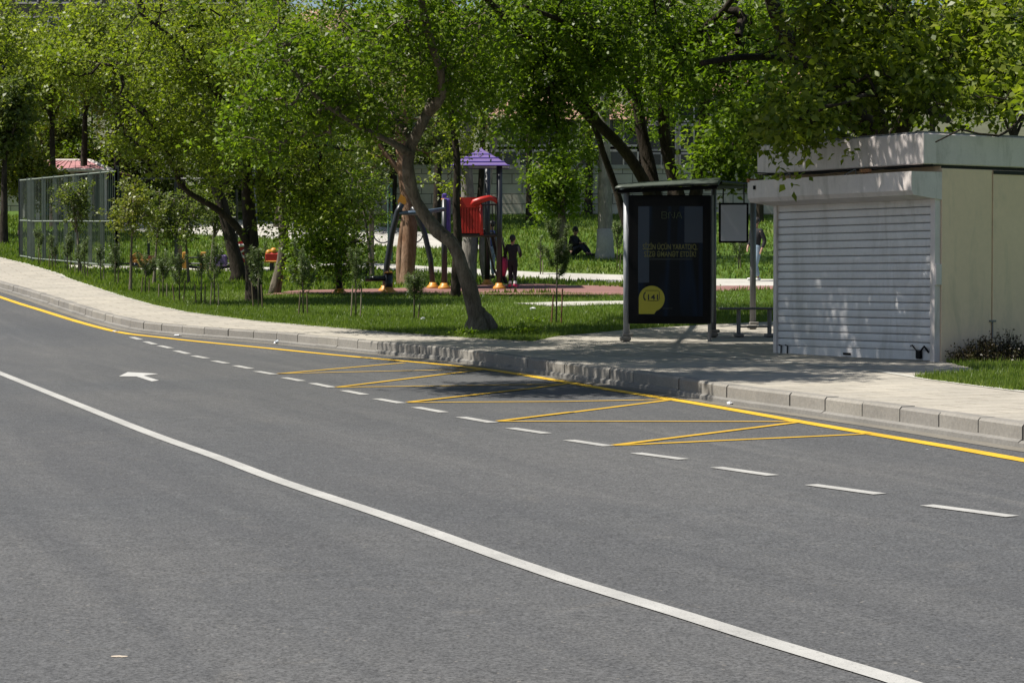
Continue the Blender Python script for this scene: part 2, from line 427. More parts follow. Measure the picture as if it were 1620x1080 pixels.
def ribbon(pts, width, off=.006):
    """flat line marking through ground points (x, y)"""
    pts = [Vector((p[0], p[1], 0)) for p in pts]
    dense = []
    for a, b in zip(pts[:-1], pts[1:]):
        k = max(1, int((b-a).length/.5))
        for j in range(k): dense.append(a+(b-a)*j/k)
    dense.append(pts[-1]); vs = []; fs = []
    for i, p in enumerate(dense):
        d = dense[min(i+1, len(dense)-1)]-dense[max(i-1, 0)]; d.normalize(); n = Vector((-d.y, d.x, 0))
        for s in (-1, 1):
            q = p+n*s*width/2; vs.append((q.x, q.y, G(q.y)+off))
    for i in range(len(dense)-1): fs.append((2*i, 2*i+1, 2*i+3, 2*i+2))
    return vs, fs
def spline_px(pxs, step=.5):
    pts = [gp(x, y) for x, y in pxs]; pts = [Vector((p.x, p.y, 0)) for p in pts]
    return catmull(pts, step)[0]
solid_px = [(1500, 1104), (1411, 1074.5), (1211, 1014.5), (1078, 972.5), (900, 918.5), (800, 884.5), (691, 845), (593, 811), (444, 761.5), (346, 724.5), (237, 685.5), (118, 638), (0, 590.5)]
sp = spline_px(solid_px); d0 = (sp[0]-sp[3]).normalized(); d1 = (sp[-1]-sp[-4]).normalized()
sp = [sp[0]+d0*14]+sp+[sp[-1]+d1*30]
struct(MB().add(*ribbon(sp, .125)), 'solid_lane_line', M_WHITE)
yel_px = [(1620, 728.5), (1500, 707), (1378, 686.5), (1273, 668.5), (1160, 648.5), (1063, 632), (971, 617.5), (900, 605.5), (817, 591.5), (740, 581), (647, 572), (523, 561), (418, 550.5), (309, 540), (250, 533.5), (205, 528.5), (185, 525), (154, 517.5), (113, 506), (62, 490), (31, 480.5), (0, 470)]
yp = spline_px(yel_px); d0 = (yp[0]-yp[3]).normalized(); d1 = (yp[-1]-yp[-4]).normalized()
yp = [yp[0]+d0*20]+yp+[yp[-1]+d1*12]
struct(MB().add(*ribbon(yp, .16)), 'yellow_kerb_line', M_YEL)
dash_px = [((1682, 838), (1860, 866)), ((1466, 799.5), (1602, 817.5)), ((1283, 767), (1392, 782)), ((1133, 739.5), (1223, 752.5)), ((1006, 717), (1082, 727)), ((900, 696.5), (963, 706)), ((808, 677.5), (865, 686)),
           ((729, 660), (780, 669)), ((658, 644.5), (702, 652.5)), ((596, 631), (635, 638)), ((544, 618), (577, 624.5)), ((494, 606.5), (526, 613)), ((449, 597.5), (478, 603)), ((406, 587.5), (434, 592.5)), ((372, 578.5), (397, 583.5)),
           ((338, 571), (359, 575)), ((306, 563), (327, 567)), ((278, 555), (298, 560)), ((252, 547), (270, 551)), ((230, 540.5), (245, 545)), ((208, 533.5), (222, 537.5))]
db = MB()
for a, b in dash_px:
    A, B = gp(*a), gp(*b); db.add(*ribbon([A, B], .12))
struct(db, 'dashed_lane_line', M_WHITE)
zig = [((970, 705), (1378, 686.5)), ((970, 705), (1265, 668)), ((788, 667), (1262, 667.5)), ((788, 667), (905, 652.5)), ((905, 652.5), (1060, 633)), ((645, 637), (900, 635.5)), ((900, 635.5), (1058, 632.5)), ((645, 637), (832, 616)), ((832, 616), (900, 606.5)),
       ((533, 613), (885, 608)), ((533, 613), (764, 585)), ((440, 591.5), (758, 584.5)), ((440, 591.5), (640, 574))]
zb = MB()
for i, (a, b) in enumerate(zig):
    A, B = gp(*a), gp(*b); zb.add(*ribbon([A, B], .08, off=.006+.0012*(i % 4)))
struct(zb, 'yellow_bus_bay_zigzag', M_YEL2)
ar = [(188, 595), (202, 588.3), (250.6, 591), (227, 593.6), (251.5, 601.5), (240, 602.8), (216, 595.3)]
ap_ = [gp(*p, .006) for p in ar]; mb = MB().add(ap_, [(0, 1, 2, 3), (0, 3, 6), (3, 4, 5, 6)])
struct(mb, 'lane_arrow', m_paint('arrow_paint', (.50, .49, .47), wear=.66))
# flat patches lying on the lawn: paved stand under the shelter and kiosk, park path, rubber strip
PATCHES = []
def patch(name, poly, mat, off, mid=None):
    PATCHES.append(poly)
    pts = [gp(x, y, off) for x, y in poly]
    import mathutils
    co = [Vector((p.x, p.y)) for p in pts]
    # split into a grid of cells clipped to the polygon so it follows the slope
    ys = sorted(set([float(y) for y in KY if min(p.y for p in co) < y < max(p.y for p in co)]+[min(p.y for p in co), max(p.y for p in co)]))
    mb = MB()
    def xs_at(y):
        r = []
        for i in range(len(co)):
            a, b = co[i], co[(i+1) % len(co)]
            if (a.y-y)*(b.y-y) <= 0 and abs(a.y-b.y) > 1e-9: r.append(a.x+(b.x-a.x)*(y-a.y)/(b.y-a.y))
        return (min(r), max(r)) if r else None
    fine = []
    for a, b in zip(ys[:-1], ys[1:]):
        k = max(1, int((b-a)/.2)); fine += [a+(b-a)*j/k for j in range(k)]
    fine.append(ys[-1]); fine[0] += 1e-4; fine[-1] -= 1e-4
    rows = [(y, xs_at(y)) for y in fine]; rows = [(y, x) for y, x in rows if x]
    vs = []; fs = []
    for y, (a, b) in rows:
        jit = .03*math.sin(y*7.3)+.03*math.sin(y*17.1); nx = 30
        for j in range(nx+1):
            x = (a+jit)+((b-jit)-(a+jit))*j/nx; vs.append((x, y, G(y)+(LAWN+lawn_add(x, y)+off-LAWN if off < PAV or name != 'paved_stand' else off)))
    for i in range(len(rows)-1):
        for j in range(nx): q = i*(nx+1)+j; fs.append((q, q+1, q+nx+2, q+nx+1))
    return struct(mb.add(vs, fs), name, mat)
M_PATH = m_concrete('park_path', (.42, .40, .36), joints=0); M_RUB = m_concrete('rubber_surface', (.22, .115, .10), stain=(.16, .10, .09))
patch('paved_stand', [(800, 548), (880, 532), (1000, 521), (1130, 513), (1240, 508), (1300, 520), (1560, 588), (1400, 600), (1230, 585), (1100, 574), (980, 562), (860, 553)], M_PAV, PAV-.005)
patch('rubber_playground_surface', [(415, 468), (470, 461), (700, 453), (850, 449), (990, 456), (1260, 452), (1260, 458), (990, 466), (850, 461), (700, 463), (560, 466)], M_RUB, LAWN+.016)
patch('park_path', [(440, 420), (560, 414), (700, 423), (850, 430), (985, 434), (1130, 441), (1300, 444), (1300, 456), (1130, 453), (985, 448), (850, 441), (700, 432), (560, 425)], M_PATH, LAWN+.016)
patch('stepping_path', [(810, 480), (880, 478), (1000, 476), (1010, 482), (880, 485)], M_PATH, LAWN+.016)
patch('upper_park_path', [(180, 340), (300, 346), (560, 356), (640, 362), (760, 388), (760, 396), (640, 392), (560, 385), (300, 372), (180, 366)], M_PATH, LAWN+.016)
patch('playground_border', [(110, 420), (300, 423), (380, 424), (500, 422), (500, 426), (380, 429), (300, 428), (110, 424)], plain('pale_border', (.55, .52, .45), .8), LAWN+.016)
#@@TREES
# ------------------------------------------------------------------ trees
M_BARK = m_bark('bark_grey_brown', (.075, .062, .048), (.23, .195, .155)); M_BARKD = m_bark('bark_dark', (.022, .017, .013), (.06, .048, .036))
M_BARKP = m_bark('bark_pale', (.17, .155, .135), (.30, .275, .245), 4); M_BARKO = m_bark('bark_ochre', (.15, .08, .045), (.30, .20, .14), 3)
M_LIME = m_concrete('lime_wash', (.33, .315, .28))
L_MUL = m_leaf('mulberry_leaf', (.055, .095, .010), (.125, .188, .016), (.23, .29, .028), .5)
L_LIGHT = m_leaf('fresh_leaf', (.080, .115, .014), (.175, .215, .024), (.29, .31, .045), .5)
L_OLIVE = m_leaf('olive_leaf', (.055, .075, .022), (.115, .15, .035), (.20, .22, .055), .42)
L_PINE = m_leaf('pine_needle', (.065, .095, .04), (.11, .15, .06), (.18, .21, .09), .25)
L_YEL = m_leaf('yellowish_leaf', (.09, .12, .02), (.17, .19, .03), (.26, .24, .04), .35)

def leaves_mesh(name, pos, axis, size, tone, mat, parent, rng, widthk=.62):
    """pos (n,3) leaf bases; one folded kite per leaf"""
    n = len(pos); nrm = rng.normal(size=(n, 3))*.75+np.array([-.15, -.1, 1.0])
    nrm /= np.linalg.norm(nrm, axis=1)[:, None]
    ax = axis-nrm*np.sum(axis*nrm, axis=1)[:, None]; ax /= np.linalg.norm(ax, axis=1)[:, None]+1e-9
    bi = np.cross(nrm, ax); L = size[:, None]; W = L*widthk/2
    curl = rng.uniform(.05, .35, size=(n, 1))
    p0 = pos; p2 = pos+ax*L-nrm*L*curl*.5
    p1 = pos+ax*L*.42+bi*W+nrm*L*curl*.35; p3 = pos+ax*L*.42-bi*W+nrm*L*curl*.35
    V = np.stack([p0, p1, p2, p3], axis=1).reshape(-1, 3)
    org = Vector((0, 0, 0)); r = parent
    while r is not None: org += r.location; r = r.parent
    V = V-np.array(org)
    me = bpy.data.meshes.new(name)
    me.vertices.add(4*n); me.vertices.foreach_set('co', V.astype(np.float32).ravel())
    me.loops.add(4*n); me.loops.foreach_set('vertex_index', np.arange(4*n, dtype=np.int32))
    me.polygons.add(n); me.polygons.foreach_set('loop_start', np.arange(0, 4*n, 4, dtype=np.int32)); me.polygons.foreach_set('loop_total', np.full(n, 4, dtype=np.int32))
    a = me.attributes.new('tone', 'FLOAT', 'FACE'); a.data.foreach_set('value', np.clip(tone, 0, 1).astype(np.float32))
    me.materials.append(mat); me.update(calc_edges=True)
    o = bpy.data.objects.new(name, me); C.objects.link(o); o.parent = parent
    return o

def tree(name, base, limbs, clumps, label, leaf_mat, bark, leaf=.11, per=26, seed=1, spread=.20, twig_r=.006, droop=.25, group=None, cat='tree', tone0=.45, toneR=.22, base_flare=1.35, maxreach=2.6, bare=0.0, knots=0.0):
    """limbs: list of (points, r0, r1); clumps: list of (centre, (rx,ry,rz), number of twigs)"""
    rng = np.random.default_rng(seed); rr = random.Random(seed)
    root = empty(name, base, label, cat, group)
    tb = MB(); nodes = []; nrad = []
    for li, (pts, r0, r1) in enumerate(limbs):
        c, ts = catmull(pts, .22); m = len(c); rad = []
        ph = rr.uniform(0, 6)
        for i in range(m):
            t = i/(m-1); r = r0+(r1-r0)*t**.8
            if li == 0: r *= 1+(base_flare-1)*math.exp(-i*.9)
            r *= 1+knots*math.sin(i*1.3+ph)*.5+knots*rr.uniform(-.5, .5)
            rad.append(r)
        ph2 = rr.uniform(0, 6)
        tb.tube(c, rad, n=12 if r0 > .08 else 7, bulge=lambda i, k: 1+.07*math.sin(k*2.1+i*.35+ph2)+.05*math.sin(k*3.7-i*.8))
        for i in range(m):
            if li > 0 or i > m*.45: nodes.append(c[i]); nrad.append(rad[i])
    NP = np.array([tuple(p) for p in nodes]); NR = list(nrad); par = [-1]*len(NP); cnt = [0]*len(NP); NP = list(NP)
    # twig targets
    T = []; 
    for (c, r, k) in clumps:
        for _ in range(k):
            u = rng.normal(size=3); u /= np.linalg.norm(u); u *= rng.uniform(.15, 1)**.45
            T.append(np.array(c)+u*np.array(r))
    T = np.array(T); A = np.array(NP)
    dmin = np.array([np.min(np.linalg.norm(A-t, axis=1)) for t in T]); order = np.argsort(dmin); paths = []; nlimb = len(NP)
    arr = np.zeros((nlimb+len(T)*9, 3)); arr[:nlimb] = A; na = nlimb
    pen = np.zeros(len(arr))
    for ti in order:
        t = T[ti]; d = np.linalg.norm(arr[:na]-t, axis=1); i = int(np.argmin(d+pen[:na])); dist = d[i]
        k = int(np.clip(math.ceil(dist/.35), 2, 8)); p0 = arr[i].copy(); v = t-p0
        sag = np.array([0, 0, 1])*dist*rng.uniform(.0, .18); side = rng.normal(size=3)*dist*.10
        idx = [i]
        for j in range(1, k+1):
            s = j/k; q = p0+v*s+(sag+side)*math.sin(math.pi*s)+rng.normal(size=3)*.02
            arr[na] = q; par.append(idx[-1]); cnt.append(0); NR.append(0); idx.append(na); pen[na] = .06; na += 1
        q = idx[-1]
        while q >= 0: cnt[q] += 1; q = par[q]
        paths.append(idx)
    bb = tb
    for idx in paths:
        pr = []
        for q in idx:
            r = twig_r*(max(cnt[q], 1)**.5)
            pr.append(r)
        if idx[0] < nlimb: pr[0] = min(NR[idx[0]]*.8, max(pr[1]*1.15, twig_r)); 
        else: pr[0] = min(pr[0], pr[1]*1.3)
        bb.tube([Vector(arr[q]) for q in idx], pr, n=5 if pr[1] > .02 else 3, caps=False)
    part(tb, 'trunk', bark, root, True)
    # leaves
    P = []; AX = []; TO = []
    for idx in paths:
        if rng.random() < bare: continue
        pts = arr[idx[1:]]; k = max(4, int(per*1.55*rng.uniform(.5, 1.4))); m = len(pts)
        s = (1-rng.uniform(0, 1, k)**1.4*.75)*(m-1); i0 = np.minimum(s.astype(int), max(m-2, 0)); f = (s-i0)[:, None]
        p = pts[i0]*(1-f)+pts[np.minimum(i0+1, m-1)]*f
        nc_ = max(2, k//11); ci = rng.integers(0, nc_, k); cj = rng.integers(0, k, nc_); cc = p[cj]+rng.normal(size=(nc_, 3))*spread*np.array([1, 1, .8])
        off = rng.normal(size=(k, 3))*spread*.36; p = cc[ci]+off
        ax = off/ (np.linalg.norm(off, axis=1)[:, None]+1e-6)*.6+rng.normal(size=(k, 3))*.45; ax[:, 2] -= droop
        P.append(p); AX.append(ax); TO.append(rng.normal(tone0, .16, nc_)[ci]+rng.normal(size=k)*toneR*.7)
    P = np.concatenate(P); AX = np.concatenate(AX); TO = np.concatenate(TO)
    sz = leaf*rng.uniform(.55, 1.25, len(P))
    leaves_mesh('crown', P, AX, sz, TO, leaf_mat, root, rng)
    return root
def cl(px, py, Y, rx, ry, k, dy=None):
    """a clump centred on a photo pixel at depth Y; radii given in photo pixels at that depth"""
    p = at(px, py, Y); s = Y/F; return (tuple(p), (rx*s, dy if dy else rx*s, ry*s), k)

# -- leaning tree at the pavement edge
b = gp(760, 526, LAWN); Y = b.y
tree('leaning_tree', b, [
    ([b+Vector((-.03, 0, -.15)), at(753, 500, Y), at(748, 476, Y), at(742, 452, Y), at(732, 428, Y), at(725, 404, Y), at(715, 384, Y), at(694, 367, Y+.2), at(670, 337, Y+.3), at(651, 300, Y+.2), at(645, 260, Y), at(650, 230, Y), at(664, 203, Y-.2), at(676, 178, Y-.3)], .158, .088),
    ([at(676, 178, Y-.3), at(700, 150, Y-.5), at(698, 115, Y-.7), at(686, 80, Y-.9), at(672, 30, Y-1.2), at(660, -40, Y-1.4), at(640, -110, Y-1.6)], .10, .045),
    ([at(651, 245, Y), at(620, 226, Y-.3), at(575, 204, Y-.6)], .075, .05),
    ([at(575, 204, Y-.6), at(520, 170, Y-.9), at(470, 120, Y-1.2), at(420, 60, Y-1.3)], .045, .02),
    ([at(652, 222, Y), at(600, 150, Y+1.4), at(560, 80, Y+2), at(510, 0, Y+2.4)], .07, .03),
    ([at(662, 205, Y), at(700, 120, Y+1.2), at(760, 40, Y+1.8), at(790, -60, Y+2)], .06, .03),
    ], [cl(600, 90, Y-.5, 150, 95, 110), cl(470, 120, Y-.8, 130, 90, 84), cl(700, 60, Y, 130, 90, 84), cl(560, -20, Y, 230, 40, 50), cl(740, 150, Y+1, 70, 60, 38), cl(560, 195, Y, 90, 40, 34), cl(420, 200, Y-.4, 70, 60, 46)],
    'thick grey kinked tree leaning left from its swollen base at the pavement edge', L_MUL, M_BARK, leaf=.105, per=34, seed=11, spread=.24, knots=.2, base_flare=1.65, bare=.08)
# knotty stump growing out of its foot
r_ = [o for o in C.objects if o.name == 'leaning_tree'][0]
mb = MB(); q = gp(766, 524, LAWN)
mb.tube([q+Vector((0, -.05, -.1)), q+Vector((0, -.08, .08)), q+Vector((-.04, -.1, .24)), q+Vector((-.08, -.06, .36)), q+Vector((-.1, 0, .44))], [.20, .22, .19, .12, .04], 10, bulge=lambda i, k: 1+.15*math.sin(k*2.3+i*1.7))
mb.tube([q+Vector((-.2, -.05, -.1)), q+Vector((-.24, -.06, .12)), q+Vector((-.2, -.04, .3))], [.13, .11, .05], 9, bulge=lambda i, k: 1+.12*math.sin(k*1.9+i))
part(mb, 'stump', M_BARK, r_, True)

# -- many-stemmed tree behind the shelter
b = gp(1062, 497, LAWN); Y = b.y
tree('many_stemmed_tree', b, [
    ([b+Vector((0, 0, -.2)), b+Vector((0, 0, .6)), at(1068, 400, Y)], .42, .34),
    ([at(1060, 430, Y), at(1040, 350, Y), at(1018, 285, Y-.2), at(985, 235, Y-.5), at(945, 195, Y-1), at(920, 160, Y-1.4), at(880, 110, Y-2), at(830, 60, Y-2.6)], .17, .05),
    ([at(1062, 430, Y+.2), at(1040, 330, Y+.2), at(1026, 260, Y+.3), at(1012, 190, Y+.3), at(1005, 110, Y+.2), at(990, 20, Y), at(970, -80, Y-.4)], .19, .08),
    ([at(1075, 430, Y), at(1080, 340, Y), at(1062, 270, Y), at(1050, 200, Y-.2), at(1052, 120, Y-.6), at(1060, 20, Y-1), at(1080, -80, Y-1.3)], .17, .07),
    ([at(1080, 440, Y), at(1095, 340, Y), at(1105, 280, Y), at(1112, 210, Y), at(1116, 150, Y), at(1140, 60, Y-.3), at(1180, -40, Y-.5)], .18, .07),
    ([at(1106, 275, Y), at(1135, 220, Y-.1), at(1165, 185, Y-.4), at(1215, 130, Y-.9), at(1260, 60, Y-1.5)], .10, .05),
    ([at(1050, 420, Y), at(1000, 380, Y+.2), at(975, 300, Y+.2), at(953, 240, Y), at(940, 200, Y-.3), at(900, 150, Y-.5), at(860, 60, Y)], .09, .04),
    ([at(1010, 160, Y), at(960, 90, Y-2), at(900, 40, Y-3.5), at(830, 10, Y-5)], .08, .04),
    ([at(830, 60, Y-2.6), (-1.2, 36.5, 7.0), (-1.7, 33.5, 7.3), (-2.0, 30.5, 7.3), (-2.2, 27.5, 6.9)], .07, .02),
    ([(-1.7, 33.5, 7.3), (-3.0, 33.0, 7.0), (-4.4, 33.8, 6.9)], .04, .015),
    ([at(1060, 20, Y-1), (1.2, 37, 7.4), (1.2, 34, 7.7), (.9, 31, 7.8), (.2, 28.6, 7.2)], .08, .02),
    ([at(1050, 150, Y-1), at(1090, 70, Y-3), at(1150, 10, Y-5), at(1190, -60, Y-6.5)], .09, .04),
    ], [cl(900, 90, Y-2, 110, 75, 100), cl(860, 200, Y-2.5, 55, 60, 40), cl(1000, 60, Y-3, 150, 70, 120), cl(1130, 100, Y-4, 120, 90, 110), cl(1190, 200, Y-5, 55, 75, 66), cl(1060, 130, Y-1, 110, 50, 46), cl(800, 30, Y-3, 130, 80, 90), cl(1010, -50, Y-3, 230, 60, 100), cl(820, 150, Y-2, 80, 50, 40),
        cl(1000, 140, Y+2, 140, 90, 60), cl(1250, 60, Y-3, 110, 90, 80), cl(1150, 245, Y-6, 38, 42, 50), cl(1215, 205, Y-9, 40, 60, 60),
        ((-1.6, 33.5, 7.6), (2.0, 2.6, 1.0), 340), ((-2.0, 30.2, 7.2), (1.7, 2.4, .9), 280), ((.6, 34.0, 8.0), (2.0, 2.4, 1.0), 270), ((1.0, 31.0, 7.8), (1.9, 1.8, .9), 190), ((2.6, 33.5, 8.2), (1.4, 1.8, .8), 100), ((-.6, 28.2, 7.0), (1.5, 1.4, .7), 60), ((-3.2, 36.0, 7.4), (1.5, 1.8, .8), 60), ((2.2, 37.5, 8.0), (2, 2, 1), 100), ((-.8, 38.6, 7.7), (1.7, 1.4, .5), 150), ((-3.7, 31.8, 6.9), (1.3, 1.9, .7), 200), ((-3.6, 27.2, 6.9), (1.3, 1.7, .6), 170), ((-1.2, 26.3, 6.8), (1.4, 1.1, .6), 140), ((-4.6, 35.6, 6.9), (1.3, 2.0, .6), 130), ((.8, 28.2, 7.2), (1.2, 1.2, .6), 90)],
    'tall dark tree with many stems fanning out behind the bus shelter roof', L_MUL, M_BARKD, leaf=.115, per=36, seed=23, spread=.24, tone0=.36, base_flare=1.2)
# -- tree behind the kiosk hanging over its roof
b = gp(1420, 500, LAWN); Y = 38.0; b = Vector((at(1440, 500, Y).x, Y, G(Y)+LAWN))
tree('overhanging_tree', b, [
    ([b+Vector((0, 0, -.2)), b+Vector((0, 0, 1.2)), at(1400, 250, Y), at(1370, 200, Y-.2), at(1330, 160, Y-.4)], .30, .22),
    ([at(1330, 160, Y-.4), at(1280, 110, Y-.8), at(1235, 40, Y-1.2), at(1210, -40, Y-1.5)], .20, .10),
    ([at(1395, 240, Y), at(1390, 180, Y-1), at(1330, 110, Y-2), at(1250, 95, Y-3), at(1180, 90, Y-4.2), at(1110, 100, Y-5)], .12, .04),
    ([at(1400, 250, Y), at(1450, 160, Y-.6), at(1500, 100, Y-1.4), at(1560, 30, Y-2), at(1600, -40, Y-2.2)], .17, .07),
    ([at(1450, 160, Y-.6), at(1440, 90, Y-2.2), at(1420, 20, Y-4), at(1400, -50, Y-5.5)], .12, .05),
    ([at(1500, 100, Y-1.4), at(1560, 120, Y-3), at(1600, 150, Y-5), at(1640, 165, Y-6.5)], .09, .03),
    ([at(1450, 160, Y-.6), at(1500, 190, Y-2.5), at(1450, 170, Y-5), at(1380, 150, Y-6.8), at(1330, 165, Y-7.6)], .07, .022),
    ([at(1640, 165, Y-6.5), at(1580, 215, Y-7.6), at(1520, 205, Y-7.9), at(1480, 225, Y-8)], .03, .010),
    ], [cl(1350, 70, Y-4.5, 105, 70, 64), cl(1290, 150, Y-6.2, 60, 55, 40), cl(1470, 60, Y-5, 130, 75, 64), cl(1580, 60, Y-5, 90, 90, 50), cl(1560, 165, Y-7, 80, 28, 22), cl(1400, 150, Y-6.5, 70, 36, 30), cl(1255, 205, Y-7, 24, 20, 12),
        cl(1275, 190, Y-7.2, 22, 26, 22), cl(1340, 30, Y-5, 90, 50, 60), cl(1400, 110, Y-6, 90, 45, 30), cl(1540, 110, Y-6, 90, 45, 30), ((3.2, 31.2, 7.6), (1.2, 1.6, .8), 50), cl(1450, 120, Y+1.5, 200, 90, 60), cl(1620, -30, Y-2, 120, 120, 60)],
    'broad tree behind the shuttered kiosk with branches hanging over its roof', L_LIGHT, M_BARKD, leaf=.135, per=24, seed=37, spread=.25, tone0=.42, toneR=.25, bare=.14)
# -- left group of three trunks under one loose crown
b = gp(402, 476, LAWN); Y = b.y
tree('forked_tree', b, [
    ([b+Vector((0, 0, -.2)), at(401, 440, Y), at(398, 400, Y), at(395, 350, Y), at(392, 300, Y), at(385, 240, Y), at(370, 180, Y-.2), at(330, 130, Y-.5)], .20, .09),
    ([at(398, 395, Y), at(383, 370, Y-.2), at(362, 346, Y-.4), at(334, 325, Y-.6), at(300, 306, Y-.8), at(284, 290, Y-1), at(277, 268, Y-1), at(258, 240, Y-1.2)], .10, .05),
    ([at(277, 268, Y-1), at(255, 220, Y-1.5), at(225, 180, Y-1.7), at(190, 150, Y-1.9)], .05, .02),
    ([at(392, 300, Y), at(440, 250, Y-.8), at(500, 230, Y-1.2), at(560, 240, Y-1.4)], .07, .03),
    ([at(385, 240, Y), at(410, 180, Y-.4), at(440, 120, Y-.5), at(460, 60, Y-.5)], .08, .03),
    ([at(330, 130, Y-.5), at(300, 90, Y-.6), at(260, 50, Y-.8), at(220, 20, Y-1)], .08, .03),
    ], [cl(330, 170, Y-.6, 120, 90, 120), cl(470, 250, Y-1.2, 80, 60, 90), cl(240, 210, Y-1.4, 75, 62, 66), cl(400, 90, Y-.4, 130, 80, 90), cl(250, 80, Y-1, 110, 70, 70), cl(520, 320, Y-1.4, 45, 60, 40), cl(440, 320, Y-1.2, 36, 50, 28), cl(110, 100, 50, 45, 34, 34), cl(340, 270, Y-.9, 70, 32, 26), cl(350, -20, Y, 200, 60, 80)],
    'grey tree right of the red play panel with one long limb stretching left', L_LIGHT, M_BARKD, leaf=.10, per=36, seed=41, spread=.24, tone0=.40)
b = gp(372, 446, LAWN); Y = b.y
tree('dark_leaning_tree', b, [
    ([b+Vector((0, 0, -.2)), at(378, 435, Y), at(370, 400, Y), at(360, 360, Y), at(352, 325, Y), at(340, 280, Y), at(345, 220, Y)], .20, .12),
    ([at(345, 220, Y), at(310, 150, Y), at(270, 90, Y), at(240, 40, Y), at(215, -10, Y)], .13, .07), ([at(345, 220, Y), at(390, 130, Y), at(410, 40, Y)], .10, .04)],
    [cl(300, 90, Y, 110, 70, 70), cl(400, 60, Y, 100, 80, 60), cl(340, 230, Y, 80, 50, 40), cl(260, 0, Y, 150, 60, 50)],
    'dark trunk tree leaning right, standing just left of the red slide', L_LIGHT, M_BARKD, leaf=.11, per=30, seed=43, spread=.26, tone0=.5)
b = gp(432, 466, LAWN); Y = b.y
tree('slim_leaning_tree', b, [
    ([b+Vector((0, 0, -.15)), at(437, 450, Y), at(446, 410, Y), at(449, 370, Y), at(446, 320, Y), at(450, 260, Y), at(470, 190, Y), at(480, 120, Y)], .135, .06),
    ([at(449, 370, Y), at(480, 320, Y-.4), at(520, 290, Y-.6)], .05, .02)],
    [cl(470, 200, Y, 70, 70, 60), cl(500, 350, Y-.8, 50, 60, 60), cl(540, 390, Y-.9, 40, 55, 52), cl(560, 300, Y-.3, 40, 60, 30), cl(480, 410, Y-.5, 22, 40, 20)],
    'slim tree with drooping low foliage just right of the grey forked trunk', L_MUL, M_BARK, leaf=.10, per=36, seed=47, spread=.22, tone0=.42)
# -- middle distance trees
def simple_tree(name, px, py, top, rx, label, mat, bark, seed, tr=.14, lean=0, leaf=.12, per=28, dens=1.0, low=.35, off=LAWN, cat='tree', grp=None, tone0=.45, fork=True):
    b = gp(px, py, off); Y = b.y; rr = random.Random(seed); H = py-top; R_ = rx
    mid = py-H*low
    limbs = [([b+Vector((0, 0, -.2)), at(px+lean*.3, py-H*.18, Y), at(px+lean*.6, mid, Y), at(px+lean, py-H*.6, Y), at(px+lean*1.2, py-H*.85, Y)], tr, tr*.25)]
    for k in range(5 if fork else 2):
        a = rr.uniform(0, 6.28); h = rr.uniform(low, .6); ex_ = math.cos(a)*R_*.6; ez = rr.uniform(.15, .35)*H
        p0 = at(px+lean*.8, py-H*h, Y); p1 = at(px+lean+ex_*.5, py-H*h-ez*.6, Y+math.sin(a)*R_*.3*Y/F); p2 = at(px+lean+ex_, py-H*h-ez, Y+math.sin(a)*R_*.6*Y/F)
        limbs.append(([p0, p1, p2], tr*.42, tr*.14))
    cls = []; nc = 7
    for k in range(nc):
        a = rr.uniform(0, 6.28); q = rr.uniform(.2, .65); hh = rr.uniform(low+.12, .9)
        c = at(px+lean+math.cos(a)*R_*q, py-H*hh, Y+math.sin(a)*R_*q*Y/F); s = Y/F
        cls.append((tuple(c), (R_*.5*s, R_*.5*s, H*.17*s), int(15*dens)))
    return tree(name, b, limbs, cls, label, mat, bark, leaf=leaf, per=per, seed=seed, spread=R_*Y/F*.13+.05, group=grp, cat=cat, tone0=tone0)
b = gp(890, 409, LAWN)
simple_tree('park_tree', 889, 409, 215, 68, 'mid green tree with a rounded crown on the slope, person sitting at its foot', L_MUL, M_BARK, 61, tr=.22, leaf=.14, per=34, dens=1.2, low=.32)
# pale trunk with lime-washed foot
b = gp(957, 410, LAWN); Y = b.y
t = tree('pale_trunk_tree', b, [([b+Vector((0, 0, -.2)), at(957, 370, Y), at(957, 300, Y), at(956, 230, Y), at(954, 150, Y), at(950, 60, Y), at(950, -40, Y)], .235, .15)],
    [cl(950, 40, Y, 130, 90, 70), cl(900, 150, Y, 80, 60, 40), cl(1020, 130, Y, 70, 60, 34)], 'straight pale grey trunk tree with a lime-washed foot on the park slope', L_LIGHT, M_BARKP, leaf=.14, per=26, seed=67, base_flare=1.25)
mb = MB(); mb.tube([at(957, 412, Y), at(957, 404, Y), at(957, 390, Y), at(957, 362, Y)], [.34, .30, .27, .255], 14, bulge=lambda i, k: 1+.02*math.sin(k*2+i)); part(mb, 'lime_band', M_LIME, t, True)
# split ochre trunk inside the playground
b = gp(645, 452, LAWN); Y = b.y
tree('ochre_trunk_tree', b, [
    ([b+Vector((0, 0, -.1)), at(644, 430, Y), at(646, 390, Y), at(648, 350, Y), at(646, 320, Y), at(640, 280, Y), at(635, 220, Y), at(640, 150, Y)], .22, .15),
    ([b+Vector((-.14, .02, -.1)), at(634, 430, Y), at(634, 395, Y), at(640, 350, Y), at(645, 325, Y)], .13, .10),
    ([at(640, 280, Y), at(600, 230, Y), at(570, 180, Y)], .09, .03)],
    [cl(640, 150, Y, 90, 60, 60), cl(590, 240, Y+.5, 46, 50, 34), cl(690, 230, Y+1, 40, 40, 26)], 'thick ochre and brown trunk tree with peeling bark among the playground bars', L_OLIVE, M_BARKO, leaf=.11, per=26, seed=71, base_flare=1.1)
b = gp(745, 451, LAWN); Y = b.y+1.5; b = Vector((at(743, 448, Y).x, Y, G(Y)+LAWN))
